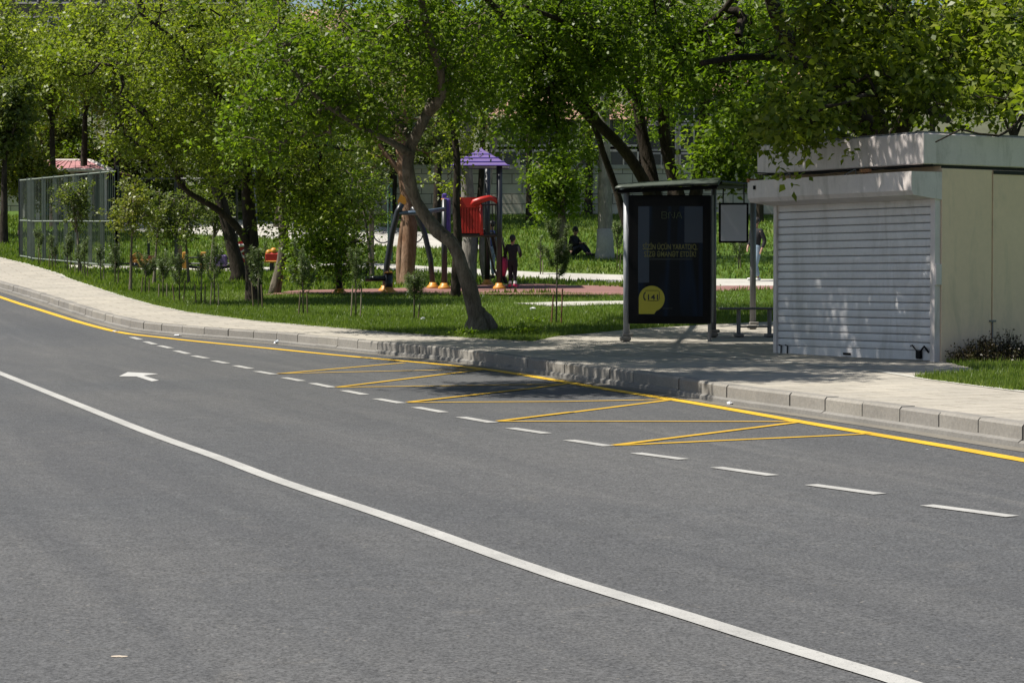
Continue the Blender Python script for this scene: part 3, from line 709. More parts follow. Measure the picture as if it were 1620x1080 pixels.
tree('grey_trunk_tree', b, [
    ([b+Vector((0, 0, -.1)), at(742, 420, Y), at(744, 380, Y), at(742, 340, Y), at(738, 290, Y), at(735, 220, Y), at(740, 140, Y)], .225, .16),
    ([b+Vector((.5, 0, -.1)), at(766, 420, Y), at(764, 380, Y), at(768, 330, Y), at(775, 260, Y), at(790, 190, Y)], .13, .08)],
    [cl(740, 130, Y, 90, 60, 56), cl(790, 200, Y+1, 40, 40, 22)], 'pale grey double trunk tree directly behind the play tower', L_OLIVE, M_BARKP, leaf=.11, per=24, seed=73, base_flare=1.1)
b = gp(721, 470, LAWN); Y = b.y
tree('dark_post_tree', b, [([b+Vector((0, 0, -.1)), at(722, 430, Y), at(724, 380, Y), at(722, 320, Y), at(723, 250, Y), at(715, 180, Y), at(720, 110, Y)], .115, .07)],
    [cl(725, 210, Y, 48, 42, 26), cl(700, 130, Y, 60, 50, 34), cl(710, 290, Y+.3, 24, 26, 10)], 'narrow dark upright trunk tree directly in front of the red play panel', L_LIGHT, M_BARKD, leaf=.10, per=22, seed=79, base_flare=1.1)
# -- small trees in the lawn on the left and the background belt
specs = [ # px, py, top, rx, material, trunk radius, lean, low, tone, label
    (128, 432, 290, 30, L_OLIVE, .06, -10, .45, .5, 'thin young tree in front of the left end of the green fence'),
    (206, 462, 288, 42, L_YEL, .05, 4, .50, .4, 'thin young tree with yellowish crown right of the green fence'),
    (243, 452, 300, 36, L_OLIVE, .05, 8, .45, .5, 'wispy young tree beside the thin black pole on the lawn'),
    (300, 452, 290, 44, L_OLIVE, .05, -10, .42, .5, 'multi-twigged young tree left of the dark leaning trunk'),
    (333, 430, 300, 34, L_OLIVE, .06, 8, .42, .4, 'bare-stemmed young tree bent to the right before the play equipment'),
    (548, 430, 250, 60, L_MUL, .09, 20, .25, .3, 'dark bushy tree behind the first playground post'),
    (500, 420, 210, 60, L_LIGHT, .10, -12, .40, .5, 'loose crowned tree behind the hanging foliage mass'),
    (590, 440, 180, 50, L_OLIVE, .06, -20, .35, .35, 'thin twisting tree left of the green goal-like frame'),
    (5, 385, 120, 45, L_OLIVE, .16, 4, .50, .5, 'tree with dark trunk at the far left edge of the lawn'),
    (86, 360, 30, 100, L_LIGHT, .17, -6, .48, .55, 'tall tree growing behind the pink roofed pavilion'),
    (30, 372, 180, 62, L_YEL, .07, 10, .30, .45, 'small reddish-yellow tree near the pavilion corner'),
    (180, 352, 20, 100, L_OLIVE, .18, 12, .48, .6, 'tall olive tree between pavilion and lamp pole'),
    (290, 352, 20, 110, L_OLIVE, .18, -10, .40, .55, 'tall airy tree behind the black fence frame'),
    (440, 360, 20, 120, L_LIGHT, .18, 10, .40, .5, 'tall light green tree just right of the lamp pole'),
    (560, 365, 10, 110, L_OLIVE, .18, -8, .38, .5, 'tall airy tree beside the upper path'),
    (690, 355, 0, 110, L_OLIVE, .18, 8, .45, .45, 'tall tree on the slope above the play tower'),
    (840, 350, -10, 110, L_LIGHT, .18, -8, .60, .45, 'tall tree before the beige wall left of the pale trunk'),
    (1060, 345, -20, 110, L_OLIVE, .18, 8, .55, .4, 'slope tree seen between the stems above the shelter'),
    (1200, 350, -20, 100, L_LIGHT, .18, 8, .55, .4, 'slope tree behind the white notice board'),
    (1330, 345, -60, 120, L_MUL, .18, 8, .40, .35, 'slope tree seen just above the left half of the kiosk roof'),
    (1480, 345, -60, 120, L_MUL, .18, -8, .35, .35, 'slope tree seen above the right half of the kiosk roof'),
    (1610, 345, -60, 120, L_MUL, .18, -8, .30, .35, 'slope tree at the far right edge above the kiosk'),
    (130, 350, 0, 110, L_LIGHT, .18, 8, .50, .5, 'tall tree standing right behind the pavilion roof ridge'),
    (360, 348, -20, 120, L_LIGHT, .18, -8, .35, .55, 'tall tree just left of the grey utility pole'),
    (230, 345, 60, 100, L_YEL, .16, 8, .25, .5, 'yellow green tree behind the yellow crowned young tree'),
    (500, 345, -20, 120, L_OLIVE, .18, 8, .30, .5, 'olive tree behind the low retaining wall end'),
    (620, 342, -20, 120, L_LIGHT, .18, 8, .35, .5, 'light tree on the slope left of the play tower roof'),
    (760, 342, -30, 110, L_MUL, .18, 8, .45, .5, 'deep green tree on the slope right of the play tower roof'),
    (930, 340, -40, 120, L_OLIVE, .18, 8, .55, .5, 'olive tree on the slope behind the pale trunk'),
    (60, 337, 150, 70, L_OLIVE, .10, 4, .10, .4, 'low bushy tree above the left slope of the pavilion roof'),
    (150, 338, 130, 80, L_MUL, .10, -4, .12, .3, 'low bushy tree to the right behind the pavilion'),
    (235, 337, 160, 70, L_OLIVE, .10, 4, .08, .45, 'low bushy tree behind the upper path at the left'),
    (320, 338, 140, 80, L_MUL, .10, 4, .10, .35, 'low dark bushy tree behind the long left limb'),
    (410, 337, 160, 70, L_OLIVE, .10, 4, .08, .4, 'low bushy tree directly behind the utility pole foot'),
    (500, 338, 150, 75, L_MUL, .10, -4, .10, .35, 'low bushy tree behind the middle of the upper path'),
    (600, 336, 170, 70, L_OLIVE, .10, 4, .10, .35, 'low bushy tree behind the green exercise bars'),
    (690, 335, 200, 60, L_OLIVE, .10, 4, .12, .4, 'low bushy tree left behind the play tower'),
    (-60, 372, 0, 130, L_LIGHT, .2, 14, .42, .5, 'large tree rising beyond the left edge of the lawn'),
]
for i, (px, py, top, rx, lm, tr, ln, low, tn, lab) in enumerate(specs):
    far = py < 400
    simple_tree('slope_tree' if far else 'young_tree', px, py, top, rx, lab, lm, M_BARKD if tr > .1 else M_BARK, 100+i*7, tr=tr, lean=ln, leaf=.17 if far else .09, per=30 if far else 18, dens=1.5 if far else .8, low=low, tone0=tn,
                cat='tree' if far else 'young tree', fork=True)
#@@THINGS
# ------------------------------------------------------------------ kiosk
SW = dict(white=plain('painted_white_metal', (.60, .54, .515), .45, var=.10, scale=3, dirt=(.34, .31, .27)),
          slat=plain('shutter_grey_white', (.62, .60, .60), .45, var=.10, scale=2.5, dirt=(.46, .44, .42)),
          tan=plain('kiosk_cream_wall', (.76, .575, .40), .7, var=.07, scale=1.6, dirt=(.58, .46, .32)),
          dark=plain('dark_gap', (.015, .015, .014), .8), rust=plain('rust', (.30, .14, .06), .9, var=.4, scale=20),
          steel=plain('galvanised_steel', (.17, .17, .175), .5, .3, var=.12), black=plain('black_frame', (.006, .006, .007), .5, spec=.12),
          plinth=m_concrete('plinth', (.26, .25, .22)))
A = Vector((3.80, 33.1, 0)); B = Vector((5.63, 30.3, 0))
u = (B-A).normalized(); nF = Vector((u.y, -u.x, 0)); nF = -nF if nF.y > 0 else nF      # front normal
if nF.x > 0: nF = -nF
s_ = -nF                                                                             # along the right wall, going back
Lf = (B-A).length; DEP = 3.4
zg = 1.65-(572-448)/118.8; ZT = 1.65+1.56
rotF = Matrix((u, s_, Vector((0, 0, 1)))).transposed()                                # local x = along the front, y = into kiosk
def kp(x, y, z): return A+u*x+s_*y+Vector((0, 0, z))
kio = empty('kiosk', kp(Lf/2, DEP/2, zg), 'closed white and cream street kiosk beside the bus shelter', 'kiosk')
def kbox(x0, x1, y0, y1, z0, z1, mb=None, bev=0, tone=.5):
    mb = mb or MB(); return mb.box(kp((x0+x1)/2, (y0+y1)/2, (z0+z1)/2), (x1-x0, y1-y0, z1-z0), rotF, bev=bev, tone=tone)
W_ = MB(); kbox(.0, Lf, .10, DEP, zg-.15, ZT, W_); part(W_, 'wall', SW['tan'], kio)
# panels of the right wall: seam strips
m = MB()
for (y0, y1) in ((.10, 1.02), (1.045, 2.2), (2.225, 3.4)): kbox(Lf+.001, Lf+.022, y0, y1, zg-.05, ZT-.03, m, bev=.006)
part(m, 'side_panel', SW['tan'], kio)
m = MB(); kbox(Lf+.0005, Lf+.004, .1, DEP, ZT-.028, ZT-.0, m)
kbox(Lf+.0205, Lf+.030, 1.045, 2.2, ZT-.085, ZT-.035, m); part(m, 'panel_gap', SW['dark'], kio)
h = MB(); kbox(Lf+.02, Lf+.045, .98, 1.09, zg+.52, zg+.545, h); h.tube([kp(Lf+.035, 1.033, zg+.30), kp(Lf+.035, 1.033, zg+.52)], .009, 6); part(h, 'door_bolt', SW['steel'], kio)
# shutter
ztop = 1.65+1.13; zb = zg+.0; nS = 19; hS = (ztop-zb-.14)/nS; m = MB()
for i in range(nS):
    z0 = zb+.14+i*hS
    x0, x1 = .07, Lf-.09; prof = [(0.050, 0.003), (.034, .008), (.030, .02), (.028, hS*.5), (.031, hS-.02), (.035, hS-.008), (.050, hS-.004)]
    vs = [kp(x0, p, z0+q) for p, q in prof]+[kp(x1, p, z0+q) for p, q in prof]; k = len(prof)
    m.add(vs, [(j, j+k, j+k+1, j+1) for j in range(k-1)], .5)
kbox(.07, Lf-.09, .060, .085, zb, ztop, m); kbox(.07, Lf-.09, .022, .058, zb+.01, zb+.138, m, bev=.006)
sh = part(m, 'shutter', SW['slat'], kio)
m = MB(); kbox(.062+.0, Lf-.085, .0585, .0595, zb+.14, ztop, m); part(m, 'slat_gap', plain('slat_gap', (.24, .24, .25), .7), sh)
m = MB(); kbox(1.52, 1.66, -.004, .022, zb+.045, zb+.075, m, bev=.004); part(m, 'handle', SW['black'], sh)
for x in (.16, .30): m = MB(); m.tube([kp(x-.03, .005, zb+.15), kp(x+.02, .0, zb+.14), kp(x+.01, .005, zb+.03)], .011, 6); part(m, 'latch', SW['black'], sh)
m = MB(); kbox(Lf-.34, Lf-.25, -.03, .02, zb+.03, zb+.14, m, bev=.01); m.tube([kp(Lf-.34, 0, zb+.13), kp(Lf-.42, -.01, zb+.21), kp(Lf-.46, 0, zb+.20)], .010, 6); m.tube([kp(Lf-.27, 0, zb+.13), kp(Lf-.18, -.02, zb+.20), kp(Lf-.10, -.01, zb+.12)], .014, 6)
part(m, 'padlock', SW['black'], sh)
for (x0, x1) in ((.0, .07), (Lf-.09, Lf)):
    m = MB(); kbox(x0, x1, -.005, .10, zg-.05, ztop+.03, m, bev=.008); part(m, 'guide_rail', SW['white'], kio)
m = MB(); kbox(Lf-.012, Lf+.026, -.002, .099, zb+1.02, zb+1.30, m, bev=.004); part(m, 'lock_plate', SW['white'], kio)
# roller box with sloping bottom front
m = MB(); ya, yb = -.45, .099; z0, z1 = 1.65+1.165, 1.65+1.475
prof = [(ya, z0+.06), (ya, z1), (yb, z1+.005), (yb, z0-.055), (ya+.04, z0)]
vs = [kp(-.04, p, q) for p, q in prof]+[kp(Lf+.02, p, q) for p, q in prof]
m.add(vs, [(0, 1, 6, 5), (1, 2, 7, 6), (2, 3, 8, 7), (3, 4, 9, 8), (4, 0, 5, 9), (4, 3, 2, 1, 0), (5, 6, 7, 8, 9)])
rb = part(m, 'roller_box', SW['white'], kio)
m = MB(); kbox(-.042, .0, -.47, -.28, z1-.02, z1+.03, m); part(m, 'rusty_edge', SW['rust'], rb)
m = MB(); m.tube([kp(.12, -.455, z1-.075), kp(.12, -.455, z1-.13)], .022, 8); part(m, 'keyhole', SW['black'], rb)
m = MB(); kbox(-.02, Lf+.015, -.20, DEP+.05, ZT, ZT+.085, m); part(m, 'roof_gap', SW['dark'], kio)
m = MB(); kbox(-.06, Lf+.045, -.26, DEP+.1, 1.65+1.575, 1.65+1.985, m, bev=.012); fa = part(m, 'fascia', SW['white'], kio)
m = MB(); kbox(-.03, Lf+.02, -.23, DEP+.07, 1.65+1.986, 1.65+2.01, m); part(m, 'roof', SW['steel'], kio)
m = MB(); m.tube([kp(2.35, -.34, 1.65+1.50), kp(2.35, -.34, 1.65+1.545)], [.075, .085], 12); m.tube([kp(2.35, -.34, 1.65+1.44), kp(2.35, -.34, 1.65+1.50)], .03, 8); part(m, 'alarm_lamp', SW['rust'], rb)
m = MB(); m.tube([kp(-.1, -.28, 1.65+1.60), kp(.6, -.30, 1.65+1.55), kp(1.4, -.29, 1.65+1.53), kp(2.1, -.30, 1.65+1.555), kp(2.9, -.29, 1.65+1.53), kp(Lf+.05, -.1, 1.65+1.57)], .009, 5); part(m, 'cable', SW['black'], rb)
for x in (.72, 2.1):
    m = MB()
    for d in (-.12, .12): m.tube([kp(x+d, -.40, 1.65+1.48), kp(x, -.30, 1.65+1.555)], .008, 5)
    part(m, 'bracket', SW['steel'], rb)
m = MB(); kbox(.05, Lf+.01, .02, DEP-.02, zg-.35, zg-.0, m); part(m, 'plinth', SW['plinth'], kio)

# ------------------------------------------------------------------ bus shelter
def gz(x, y): return G(y)+PAV+.012
Y0 = 37.0; xl = at(991, 540, Y0).x; xr = at(1127, 520, Y0+1.5).x; xe = at(1191, 510, Y0+4.3).x
she = empty('bus_shelter', (xl+.7, Y0, gz(0, Y0)), 'steel and glass bus shelter with a curved translucent roof left of the kiosk', 'bus shelter')
zt = 1.65+1.55
for (x, y, rad, zz) in ((xl, Y0, .052, zt), (xr+.02, Y0+1.5, .045, 1.65+1.62), (xe, Y0+4.3, .055, 1.65+1.80)):
    m = MB(); m.tube([(x, y, gz(x, y)-.05), (x, y, zz)], rad, 14); lg = part(m, 'post', SW['steel'] if y > Y0+.1 else plain('grey_painted_post', (.27, .28, .30), .5, .1), she, True)
    m = MB(); m.box((x-.02, y-.02, gz(x, y)+.04), (.18, .17, .07), bev=.02); m.box((x+.02, y, gz(x, y)+.10), (.16, .16, .05), bev=.01); part(m, 'foot_block', M_KERB, lg)
# roof: curved slab rising to the back
m = MB(); vs = []; fs = []; nx = 14
fr = [at(973, 296, Y0-.35), at(1135, 288.5, Y0-.35)]; bk = [at(986, 290, Y0+1.5), at(1140, 281, Y0+1.5)]
for i in range(nx+1):
    t = i/nx; c = .008*math.sin(math.pi*t)
    a = fr[0].lerp(fr[1], t); b_ = bk[0].lerp(bk[1], t)
    for q in (0, -.03):
        vs += [a+Vector((0, 0, c+q)), a.lerp(b_, .5)+Vector((0, 0, c+q+.012)), b_+Vector((0, 0, c+q))]
for i in range(nx):
    q = i*6; r = q+6
    fs += [(q, r, r+1, q+1), (q+1, r+1, r+2, q+2), (q+3, q+4, r+4, r+3), (q+4, q+5, r+5, r+4), (q, q+3, r+3, r), (q+2, r+2, r+5, q+5)]
e_ = nx*6; fs += [(0, 1, 4, 3), (1, 2, 5, 4), (e_, e_+3, e_+4, e_+1), (e_+1, e_+4, e_+5, e_+2)]
m.add(vs, fs); rf = part(m, 'roof', m_tarp_roof(), she, True)
m = MB()
for k in range(5):
    t = k/4; a = fr[0].lerp(fr[1], t); b_ = bk[0].lerp(bk[1], t); d = Vector((0, 0, -.055))
    m.tube([a+d, a.lerp(b_, .5)+d+Vector((0, 0, .03)), b_+d], .018, 6)
m.tube([fr[0]+Vector((.05, .1, -.07)), fr[1]+Vector((0, .1, -.07))], .03, 8)
m.tube([bk[0]+Vector((.05, -.05, -.08)), bk[1]+Vector((0, -.05, -.08)), at(1203, 294, Y0+4.25)], .035, 8); part(m, 'roof_frame', SW['black'], rf)
m = MB(); c0 = at(1135, 290, Y0+1.6); c1 = at(1200, 291.5, Y0+4.3)
m.add([c0+Vector((0, 0, .0)), c0+Vector((.0, 2.6, .06)), c1+Vector((.1, .2, .06)), c1+Vector((0, -.3, 0)), c0+Vector((0, 0, -.09)), c0+Vector((.0, 2.6, -.03)), c1+Vector((.1, .2, -.03)), c1+Vector((0, -.3, -.09))],
      [(0, 1, 2, 3), (4, 7, 6, 5), (0, 4, 5, 1), (1, 5, 6, 2), (2, 6, 7, 3), (3, 7, 4, 0)]); part(m, 'rear_roof', SW['black'], she)
# advertising panel facing the road traffic
p0 = at(994, 512, Y0); p1 = at(1124, 309, Y0); PW = p1.x-p0.x; PH = p1.z-p0.z; yf = Y0-.075
m = MB(); m.box(((p0.x+p1.x)/2, Y0, (p0.z+p1.z)/2), (PW, .14, PH), bev=.012)
pan = part(m, 'advertising_case', SW['black'], she)
def px_on(px, py): q = at(px, py, yf); return q.x, q.z
x0, z0 = px_on(1009.5, 500); x1, z1 = px_on(1112, 326)
m = MB(); m.box(((x0+x1)/2, yf+.002, (z0+z1)/2), (x1-x0, .006, z1-z0)); ps = part(m, 'poster', m_poster(), pan)
m = MB(); m.tube([(p1.x+.02, Y0, p0.z+.02), (p1.x+.02, Y0, p1.z)], .03, 8); part(m, 'case_hinge', SW['steel'], pan)
m = MB(); m.tube([(p1.x-.01, Y0, gz(0, Y0)), (p1.x-.01, Y0, p0.z)], .03, 8); part(m, 'case_leg', SW['steel'], pan)
def emat(name, col, r=.3): return plain(name, col, r, var=.03)
YINK = emat('poster_yellow', (.60, .52, .02)); OL = emat('poster_dull_yellow', (.17, .165, .02)); GR = emat('poster_green', (.07, .10, .03)); DK = emat('poster_dark', (.008, .008, .008)); BL = emat('poster_blue', (.008, .028, .065)); GY = emat('poster_grey', (.05, .06, .06))
def text(s, px, py, h_px, mat, parent, name='lettering', w_px=None, lift=.004, bold=.0):
    cu = bpy.data.curves.new('t', 'FONT'); cu.body = s; cu.align_x = 'CENTER'; cu.size = 1; cu.offset = bold; cu.extrude = .0
    to = bpy.data.objects.new('t', cu); C.objects.link(to); dg = bpy.context.evaluated_depsgraph_get(); dg.update()
    me = bpy.data.meshes.new_from_object(to.evaluated_get(dg)); bpy.data.objects.remove(to)
    co = np.zeros(len(me.vertices)*3); me.vertices.foreach_get('co', co); co = co.reshape(-1, 3)
    k = (h_px/pxm(yf))/max(.01, (.72)); wx = co[:, 0].max()-co[:, 0].min(); kx_ = (w_px/pxm(yf))/wx if w_px else k
    x, z = px_on(px, py); cx = (co[:, 0].max()+co[:, 0].min())/2
    mb = MB(); V = [(x+(c[0]-cx)*kx_, yf-.001-lift, z+c[1]*k) for c in co]
    mb.add(V, [tuple(p.vertices) for p in me.polygons]); return part(mb, name, mat, parent)
def pipe_px(pts, r, mat, parent, name, lift=.003):
    mb = MB()
    for poly in pts:
        V = [Vector((px_on(*p)[0], yf-lift, px_on(*p)[1])) for p in poly]
        mb.tube(V, r, 6)
    return part(mb, name, mat, parent)
# logo letters, slogan, phone badge
k = 1.0; lx, ly = 1047, 345.5
pipe_px([[(lx, ly-10), (lx, ly), (lx+6.5, ly), (lx+8, ly-2.5), (lx+6.5, ly-5), (lx+1.5, ly-5)], [(lx+6.5, ly-5), (lx+8, ly-7.5), (lx+6.5, ly-10), (lx, ly-10)],
         [(lx+11, ly), (lx+11, ly-9), (lx+12.5, ly-10), (lx+14, ly-8)], [(lx+15, ly-6), (lx+16, ly-4.5)], [(lx+17, ly-2.5), (lx+18.5, ly), (lx+20, ly-1.5), (lx+20, ly-10)],
         [(lx+23, ly), (lx+26.5, ly-10), (lx+28, ly-10), (lx+31.5, ly)], [(lx+26, ly-3.5), (lx+29, ly-3.5)]], .006, GR, ps, 'logo')
text('SİZİN ÜÇÜN YARATDIQ,', 1060, 394.5, 8.5, OL, ps, w_px=86, bold=.012)
text('SİZƏ ƏMANƏT ETDİK!', 1060, 406, 8.5, OL, ps, w_px=82, bold=.012)
m = MB(); a_, b_ = px_on(1028, 410), px_on(1095, 410); m.box(((a_[0]+b_[0])/2, yf-.004, a_[1]), (b_[0]-a_[0], .002, .008)); part(m, 'underline', GY, ps)
m = MB()
for (xa, xb) in ((1009.8, 1027), (1083, 1111.5)):
    a_, b_ = px_on(xa, 326.5), px_on(xb, 384 if xa > 1050 else 447); m.box(((a_[0]+b_[0])/2, yf-.0022, (a_[1]+b_[1])/2), (b_[0]-a_[0], .002, a_[1]-b_[1]))
part(m, 'blue_stripe', BL, ps)
# badge: circle with a square lower-left corner
cx, cy, rr_ = 1031, 472.5, 20.5; pl = []
for i in range(0, 28):
    a = R(-78+i*(258/27)); pl.append((cx+rr_*math.cos(a)*.98, cy-rr_*math.sin(a)))
pl = [(cx+rr_*math.cos(R(t_)), cy-rr_*math.sin(R(t_))) for t_ in range(-70, 181, 10)]+[(cx-rr_, 496.5), (cx+4, 496.5)]
V = [Vector((px_on(*p)[0], yf-.0045, px_on(*p)[1])) for p in pl]; m = MB(); m.prism(V, (0, -.003, 0)); bd = part(m, 'phone_badge', YINK, ps)
text('141', 1033, 474, 8.5, DK, bd, w_px=16, lift=.009, bold=.02)
pipe_px([[(1021, 462), (1018.5, 466), (1018.5, 471), (1021, 475)]], .010, DK, bd, 'phone_icon', .009)
pipe_px([[(1021, 459.5), (1041, 459.5), (1043, 461.5), (1043, 473), (1041, 475.5), (1024, 475.5)]], .0045, DK, bd, 'badge_outline', .009)
text('çağrı mərkəzi', 1031, 482.5, 2.2, DK, bd, w_px=20, lift=.009) if False else None
text('bna.gov.az', 1056, 488.5, 2.4, GY, ps, w_px=15)
# glass over the poster
gm, gnt, gpn, go_ = newmat('poster_glass'); gpn.inputs['Base Color'].default_value = (.9, .95, .95, 1); gpn.inputs['Roughness'].default_value = .03;  gpn.inputs['Specular IOR Level'].default_value = .5
gfr = N(gnt, 'ShaderNodeFresnel', IOR=1.12); gtr = N(gnt, 'ShaderNodeBsdfTransparent'); ggl = N(gnt, 'ShaderNodeBsdfGlossy', Roughness=.04); gmx = N(gnt, 'ShaderNodeMixShader')
gnt.links.new(gfr.outputs[0], gmx.inputs[0]); gnt.links.new(gtr.outputs[0], gmx.inputs[1]); gnt.links.new(ggl.outputs[0], gmx.inputs[2]); gnt.links.new(gmx.outputs[0], go_.inputs[0])
m = MB(); m.add([(p0.x+.06, yf-.016, p0.z+.06), (p1.x-.06, yf-.016, p0.z+.06), (p1.x-.06, yf-.016, p1.z-.06), (p0.x+.06, yf-.016, p1.z-.06)], [(0, 1, 2, 3)]); part(m, 'glass', gm, pan)
# notice board hung between the posts
yb_ = Y0+2.4; q0 = at(1137, 384.5, yb_); q1 = at(1184, 321, yb_)
nb = empty('notice_board', ((q0.x+q1.x)/2, yb_, q0.z), 'small white notice board in a black frame hanging between shelter and kiosk', 'notice board')
m = MB(); cx_, cz_ = (q0.x+q1.x)/2, (q0.z+q1.z)/2; m.box((cx_, yb_, cz_), (q1.x-q0.x, .05, q1.z-q0.z), bev=.006); part(m, 'frame', SW['black'], nb)
m = MB(); m.box((cx_, yb_-.027, cz_), (q1.x-q0.x-.07, .006, q1.z-q0.z-.07)); part(m, 'board', plain('board_lilac_white', (.50, .50, .58), .85, var=.03, spec=.1), nb)
m = MB()
for d in (-.18, .18): m = MB(); m.tube([(cx_+d, yb_, q1.z), (cx_+d, yb_, q1.z+.32)], .012, 6); part(m, 'hanger', SW['black'], nb)
# bench
bY = 38.7; s0_ = at(1137, 488, bY); s1_ = at(1222, 488, bY); gz_ = gz(0, bY)
be = empty('bench', ((s0_.x+s1_.x)/2, bY, gz_), 'narrow dark metal bench under the notice board', 'bench')
m = MB(); m.box(((s0_.x+s1_.x)/2+.1, bY, s0_.z), (s1_.x-s0_.x+.2, .38, .035), bev=.01); part(m, 'seat', plain('bench_metal', (.10, .10, .12), .35, .5), be)
for xx in (s0_.x+.34, s1_.x-.05):
    m = MB()
    for d in (-.13, .13): m.tube([(xx, bY+d, s0_.z-.02), (xx, bY+d, gz_-.02)], .022, 8)
    m.box((xx, bY, gz_+.02), (.14, .40, .05), bev=.01); part(m, 'leg', SW['steel'], be)
m = MB(); m.tube([(s0_.x+.34, bY, gz_+.16), (s1_.x-.05, bY, gz_+.16)], .016, 6); part(m, 'stretcher', SW['steel'], be)

# ------------------------------------------------------------------ saplings: staked young pines
M_STAKE = plain('stake_wood', (.13, .095, .06), .9, var=.3, scale=12); M_STAKEP = plain('pale_stake', (.22, .18, .13), .9, var=.25, scale=12); M_STAKER = plain('red_stake', (.16, .065, .04), .9, var=.3, scale=12)
def pine_needles(paths, rng, dens, ln=.085):
    P = []; AX = []
    for a, b in paths:
        a = np.array(a); b = np.array(b); L = np.linalg.norm(b-a); k = int(L*dens); t = rng.uniform(.0, 1, (k, 1)); d = (b-a)/L
        P.append(a+(b-a)*t); v = rng.normal(size=(k, 3)); v /= np.linalg.norm(v, axis=1)[:, None]; AX.append(v*.8+d*.75)
    P = np.concatenate(P); AX = np.concatenate(AX); AX /= np.linalg.norm(AX, axis=1)[:, None]; return P, AX
def sapling(px, py, h_px, w_px, seed, label, stakes=2, smat=None, low=.38, gname='staked young pines in the lawn', kind='pine', dens=1.0):
    b = gp(px, py, LAWN); Y = b.y; s = Y/F; H = h_px*s; Wd = w_px*s/2; rng = np.random.default_rng(seed); rr = random.Random(seed)
    root = empty('pine_sapling', b, label, 'sapling', gname)
    m = MB(); lean = rr.uniform(-.04, .04); m.tube([b+Vector((0, 0, -.05)), b+Vector((lean*.5, 0, H*.5)), b+Vector((lean, 0, H*.97))], [.018, .014, .005], 6)
    br = []
    for k in range(rr.randint(7, 12)):
        a = rr.uniform(0, 6.28); z = H*rr.uniform(low, .85); l = Wd*rr.uniform(.5, 1.0)*(1.15-z/H*.6); up = l*rr.uniform(1.0, 2.6)
        p = b+Vector((lean*z/H, 0, z)); q = p+Vector((math.cos(a)*l*.6, math.sin(a)*l*.6, up*.35)); r = p+Vector((math.cos(a)*l, math.sin(a)*l, up))
        m.tube([p, q, r], [.008, .006, .003], 4, caps=False); br += [(tuple(p.lerp(q, .35)), tuple(q)), (tuple(q), tuple(r))]
    br.append((tuple(b+Vector((lean*.6, 0, H*.6))), tuple(b+Vector((lean, 0, H)))))
    part(m, 'stem', M_BARK, root, True)
    P, AX = pine_needles(br, rng, 340*dens)
    o = leaves_mesh('needles', P, AX, np.full(len(P), .095)*rng.uniform(.7, 1.2, len(P)), rng.normal(.5, .22, len(P)), L_PINE, root, rng, widthk=.13)
    sm = smat or M_STAKE
    for j in range(stakes):
        d = (-.10 if j == 0 else .09) if stakes == 2 else .07; m = MB(); hh = min(.75, H*.5)*rr.uniform(.85, 1.1)
        m.tube([b+Vector((d, -.04, -.08)), b+Vector((d+rr.uniform(-.05, .05), -.04, hh*.85))], .014, 6); part(m, 'stake', sm, root)
    return root
saps = [(880, 513, 165, 56, 3, M_STAKER, 'tallest feathery pine sapling with reddish stake, just left of the bus shelter'),
        (655, 506, 75, 44, 1, M_STAKE, 'pine sapling on a single brown stake between the knotty leaning tree and the ochre trunk'),
        (563, 502, 108, 40, 2, M_STAKEP, 'pine sapling with two pale stakes in front of the black horizontal bar'),
        (480, 499, 96, 52, 2, M_STAKE, 'wide dark pine sapling in the shade right of the slim leaning tree'),
        (409, 488, 96, 44, 2, M_STAKE, 'pine sapling standing right in front of the grey forked trunk'),
        (340, 485, 90, 46, 2, M_STAKEP, 'pale upswept pine sapling left of the grey forked trunk, nearest the pavement'),
        (318, 482, 80, 30, 2, M_STAKE, 'narrow dark pine sapling tucked left of the pale upswept one'),
        (284, 478, 76, 38, 2, M_STAKE, 'dark pine sapling under the tip of the long left limb'),
        (258, 471, 62, 34, 2, M_STAKEP, 'pale thin pine sapling right of the yellow toy vehicle'),
        (230, 464, 60, 44, 2, M_STAKE, 'dark spreading pine sapling in front of the yellow toy vehicle'),
        (182, 452, 66, 34, 1, M_STAKE, 'dark pine sapling at the right end of the green fence'),
        (160, 447, 60, 20, 1, M_STAKEP, 'slim pine sapling before the last green fence panel'),
        (135, 442, 62, 20, 1, M_STAKE, 'slim leaning pine sapling, the taller of a close pair at the fence'),
        (125, 435, 46, 16, 2, M_STAKEP, 'short pine sapling, the smaller of a close pair at the fence'),
        (107, 431, 56, 22, 1, M_STAKE, 'yellowish bushy pine sapling before the middle of the green fence'),
        (83, 426, 52, 20, 2, M_STAKE, 'second pine sapling from the left along the green fence'),
        (61, 420, 56, 22, 1, M_STAKE, 'leftmost pine sapling along the green fence'),
        (976, 428, 74, 34, 1, M_STAKE, 'pine sapling on the far grass right of the pale straight trunk'),
        (1168, 426, 46, 40, 1, M_STAKE, 'pine sapling on the far grass seen below the notice board'),
        (855, 434, 60, 18, 1, M_STAKEP, 'bare looking pine sapling on the far grass left of the feathery one')]
for i, (px, py, h, wd, st, sm, lab) in enumerate(saps): sapling(px, py, h, wd, 500+i, lab, min(st, 2), sm, low=.34 if i else .42, dens=2.4 if i == 0 else 1.35)

